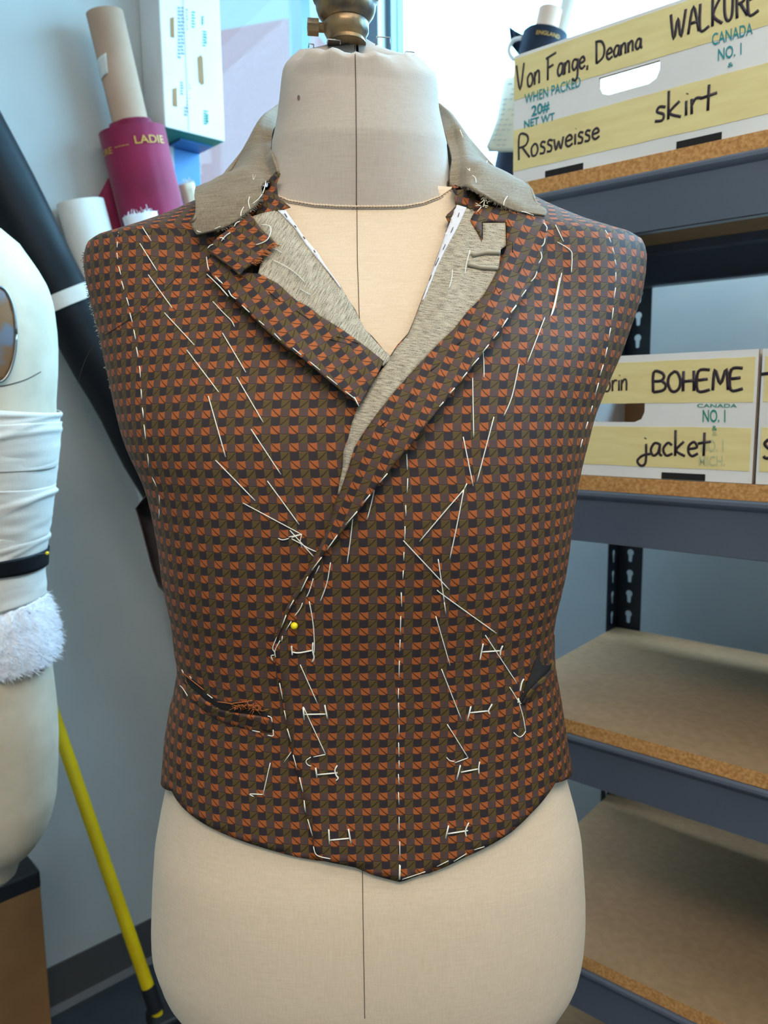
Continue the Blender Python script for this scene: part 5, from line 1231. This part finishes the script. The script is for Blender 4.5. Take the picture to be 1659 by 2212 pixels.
# blue post with a white carton on top
pz = onplane(400, 296, WL0 + NL * -0.06, NL)[2]
pa = onplane(366, 330, WL0 + NL * 0.0, NL); pa[2] = 0; pb = onplane(433, 330, WL0 + NL * 0.0, NL); pb[2] = 0
plen = np.linalg.norm(pb - pa); pa = pa + NL * 0.0015 + up3 * 1.0
bp_ = empty('steel_post', pa + DL * plen / 2 + NL * .035, 'narrow blue painted steel post on the window sill under the white carton', 'post')
q = MB(); q.box(pa + up3 * .006, DL * plen, NL * 0.026, up3 * (pz - 1.01)); q.build('column', MAT['bluepost'], bp_, smooth=False, bevel=0.003)
q = MB(); q.box(pa - NL * .05 + up3 * (pz - 1.004), DL * plen, NL * 0.076, up3 * 0.004); q.build('top_plate', MAT['bluepost'], bp_, smooth=False)
q = MB(); q.box(pa, DL * (plen + .02), NL * 0.027, up3 * 0.006); q.build('foot_plate', MAT['bluepost'], bp_, smooth=False)
fp = pa - NL * 0.0875; fp[2] = 0
ua = (onplane(357, 285, fp, NL) - fp) @ DL; ub = (onplane(486, 298, fp, NL) - fp) @ DL
cb = empty('cardboard_box', fp + DL * plen / 2 + up3 * pz, 'white printed carton standing on end on the blue post by the window', 'box')
bh = 0.46
def bx(s_, n_, z): return fp + DL * s_ + NL * n_ + up3 * z
q = MB(); q.box(bx(ua, 0, pz), DL * (ub - ua), NL * 0.085, up3 * bh); q.m = [1, 0, 0, 0, 0, 0]; q.build('carton_body', [MAT['carton'], MAT['greenprint']], cb, smooth=False, bevel=0.003)
um = (onplane(410, 285, fp, NL) - fp) @ DL
PB = lambda x, y: onplane(x, y, fp - NL * 0.0008, NL)
q = MB(); q.box(bx(um - .002, -.0012, pz + .004), DL * .004, NL * .001, up3 * (bh - .01)); q.build('fold_edge', MAT['paper'], cb, smooth=False)
for a, b_, c, d_ in ((368, 376, 36, 82), (373, 382, 189, 231)):
    q = MB(); q.add([PB(a, c + 3), PB(b_, c), PB(b_ + 1, d_), PB(a + 1, d_ - 2)], [(0, 3, 2, 1)]); q.build('side_slot', MAT['kraft'], cb, smooth=False, solid=0.0004)
q = MB(); q.add([PB(x, y) for x, y in ((427,124),(434,119),(438,124),(441,181),(436,184),(430,176))], [(5, 4, 3, 2, 1, 0)]); q.build('hand_hole', MAT['kraft'], cb, smooth=False, solid=0.0004)
q = MB(); q.box(bx(ub - .001, .02, pz + .105), DL * .006, NL * .02, up3 * .07); q.build('tab', MAT['kraft'], cb, smooth=False)
q = MB()
for k, (x, y0, y1, n) in enumerate(((384, 14, 128, 15), (391, 14, 120, 14), (399, 18, 66, 7), (390, 176, 206, 5), (404, 180, 246, 9), (398, 230, 252, 3))):
    for i in range(n):
        y = y0 + (y1 - y0) * i / n; hgt = (y1 - y0) / n * 0.6; wd = 5 + 2 * ((i * 7 + k) % 3) / 2
        q.add([PB(x, y), PB(x + wd, y + 1.5), PB(x + wd, y + hgt + 1.5), PB(x, y + hgt)], [(3, 2, 1, 0)])
q.build('print', MAT['greyprint'], cb, smooth=False)
q = MB()
for x, y0, y1, wd in ((414, 24, 62, 8), (436, 34, 54, 4), (438, 66, 102, 8), (444, 72, 96, 3), (440, 238, 270, 9), (446, 246, 266, 5)):
    n = 6
    for i in range(n):
        y = y0 + (y1 - y0) * i / n; q.add([PB(x, y), PB(x + wd - (i % 2) * 2, y + 1.5), PB(x + wd - (i % 2) * 2, y + 4.6), PB(x, y + 3.2)], [(3, 2, 1, 0)])
q.build('print', MAT['greenprint'], cb, smooth=False)

# ------------------------------------------------------------------ behind the shelves, by the window
def backpt(x, y, gap): return onplane(x, y, CN - NB * gap, NB)
T_ = backpt(1189, 22, 0.10); B_ = floorpt(760, 2060)
nr = empty('fabric_roll', B_, 'navy fabric roll on a cardboard tube behind the top carton by the window', 'fabric roll', 'fabric rolls leaning on the wall')
q = hollow(T_, B_, 0.0225, 0.019); q.build('cardboard_tube', MAT['tube'], nr)
f0 = along(T_, B_, Y_(78)); f1 = along(T_, B_, 0.72); q = rollmesh(f0, f1, 0.043, 48, 30, 0.1, 4); nf = q.build('cloth', MAT['navy'], nr)
q = MB(); pts = [(1099, 56), (1112, 66), (1150, 86), (1146, 110), (1120, 118), (1104, 98)]
q.add([backpt(x, y, .115 + .01 * (i % 2)) for i, (x, y) in enumerate(pts)], [(5, 4, 3, 2, 1, 0)]); q.build('flap', MAT['navy'], nf, smooth=False, solid=0.002)
q = MB(); q.tube(catmull([backpt(x, y, .13) for x, y in ((1128, 82), (1108, 88), (1099, 110), (1110, 128), (1128, 120))], 6), 0.004, 8); q.build('plastic_loop', MAT['paper'], nf)
d, u, w = perp(T_, B_); rightv, tow = facing(f0, d)
q = MB(); wraptext(q, 'ENGLAND', math.pi * .62, math.pi * .3, .02, .007, .0465, f0, d, rightv, tow); q.build('selvage_print', MAT['gold'], nf, smooth=False)
Yn = np.array(backpt(1085, 250, 0.2)); q = MB(); P = []
for i in range(15):
    t = i / 14; yy = 167 + 161 * t; xl = np.interp(yy, [167, 175, 215, 260, 300, 318, 328], [1096, 1091, 1082, 1073, 1058, 1050, 1056]); row = []
    for j in range(7):
        x = xl + (1130 - xl) * j / 6; row.append(backpt(x, yy, 0.185 + 0.02 * math.sin(t * 2.4 + j * .2)))
    P.append(row)
note = None
q.grid(P); nt_ = q.build('note_sheet', MAT['paper'], None, solid=0.0006); tag(nt_, 'cream note sheet hanging beside the top carton over the navy roll', 'paper sheet')
pn = bpy.data.materials.new('note_paper'); pn.use_nodes = True; pn.node_tree.nodes['Principled BSDF'].inputs['Base Color'].default_value = lin((226, 216, 190)); nt_.data.materials[0] = pn
q = MB(); r0 = random.Random(8)
for i in range(13):
    yy = 182 + i * 11; xl = np.interp(yy, [167, 215, 260, 300, 318], [1096, 1082, 1073, 1058, 1054]) + 5
    for j in range(3):
        if r0.random() < .7:
            x0 = xl + j * 12; t = (yy - 167) / 161
            pp = [backpt(x0 + k, yy - k * .15, 0.1895 + 0.02 * math.sin(t * 2.4 + (x0 + k - xl) / (1130 - xl) * 6 * .2)) for k in (0, 4, 9)]
            q.tube(pp, 0.0005, 4)
q.build('note_lines', MAT['greyprint'], nt_)
T_ = backpt(1243, -40, 0.06); B_ = floorpt(700, 1985)
wp = empty('white_pole', B_, 'slim white pole leaning on the window behind the top carton', 'pole')
q = rollmesh(T_, B_, 0.016, 24, 3); q.build('shaft', MAT['paper'], wp); q = rollmesh(along(T_, B_, -.01), T_, 0.0175, 24, 1); q.build('end_cap', MAT['paper'], wp)
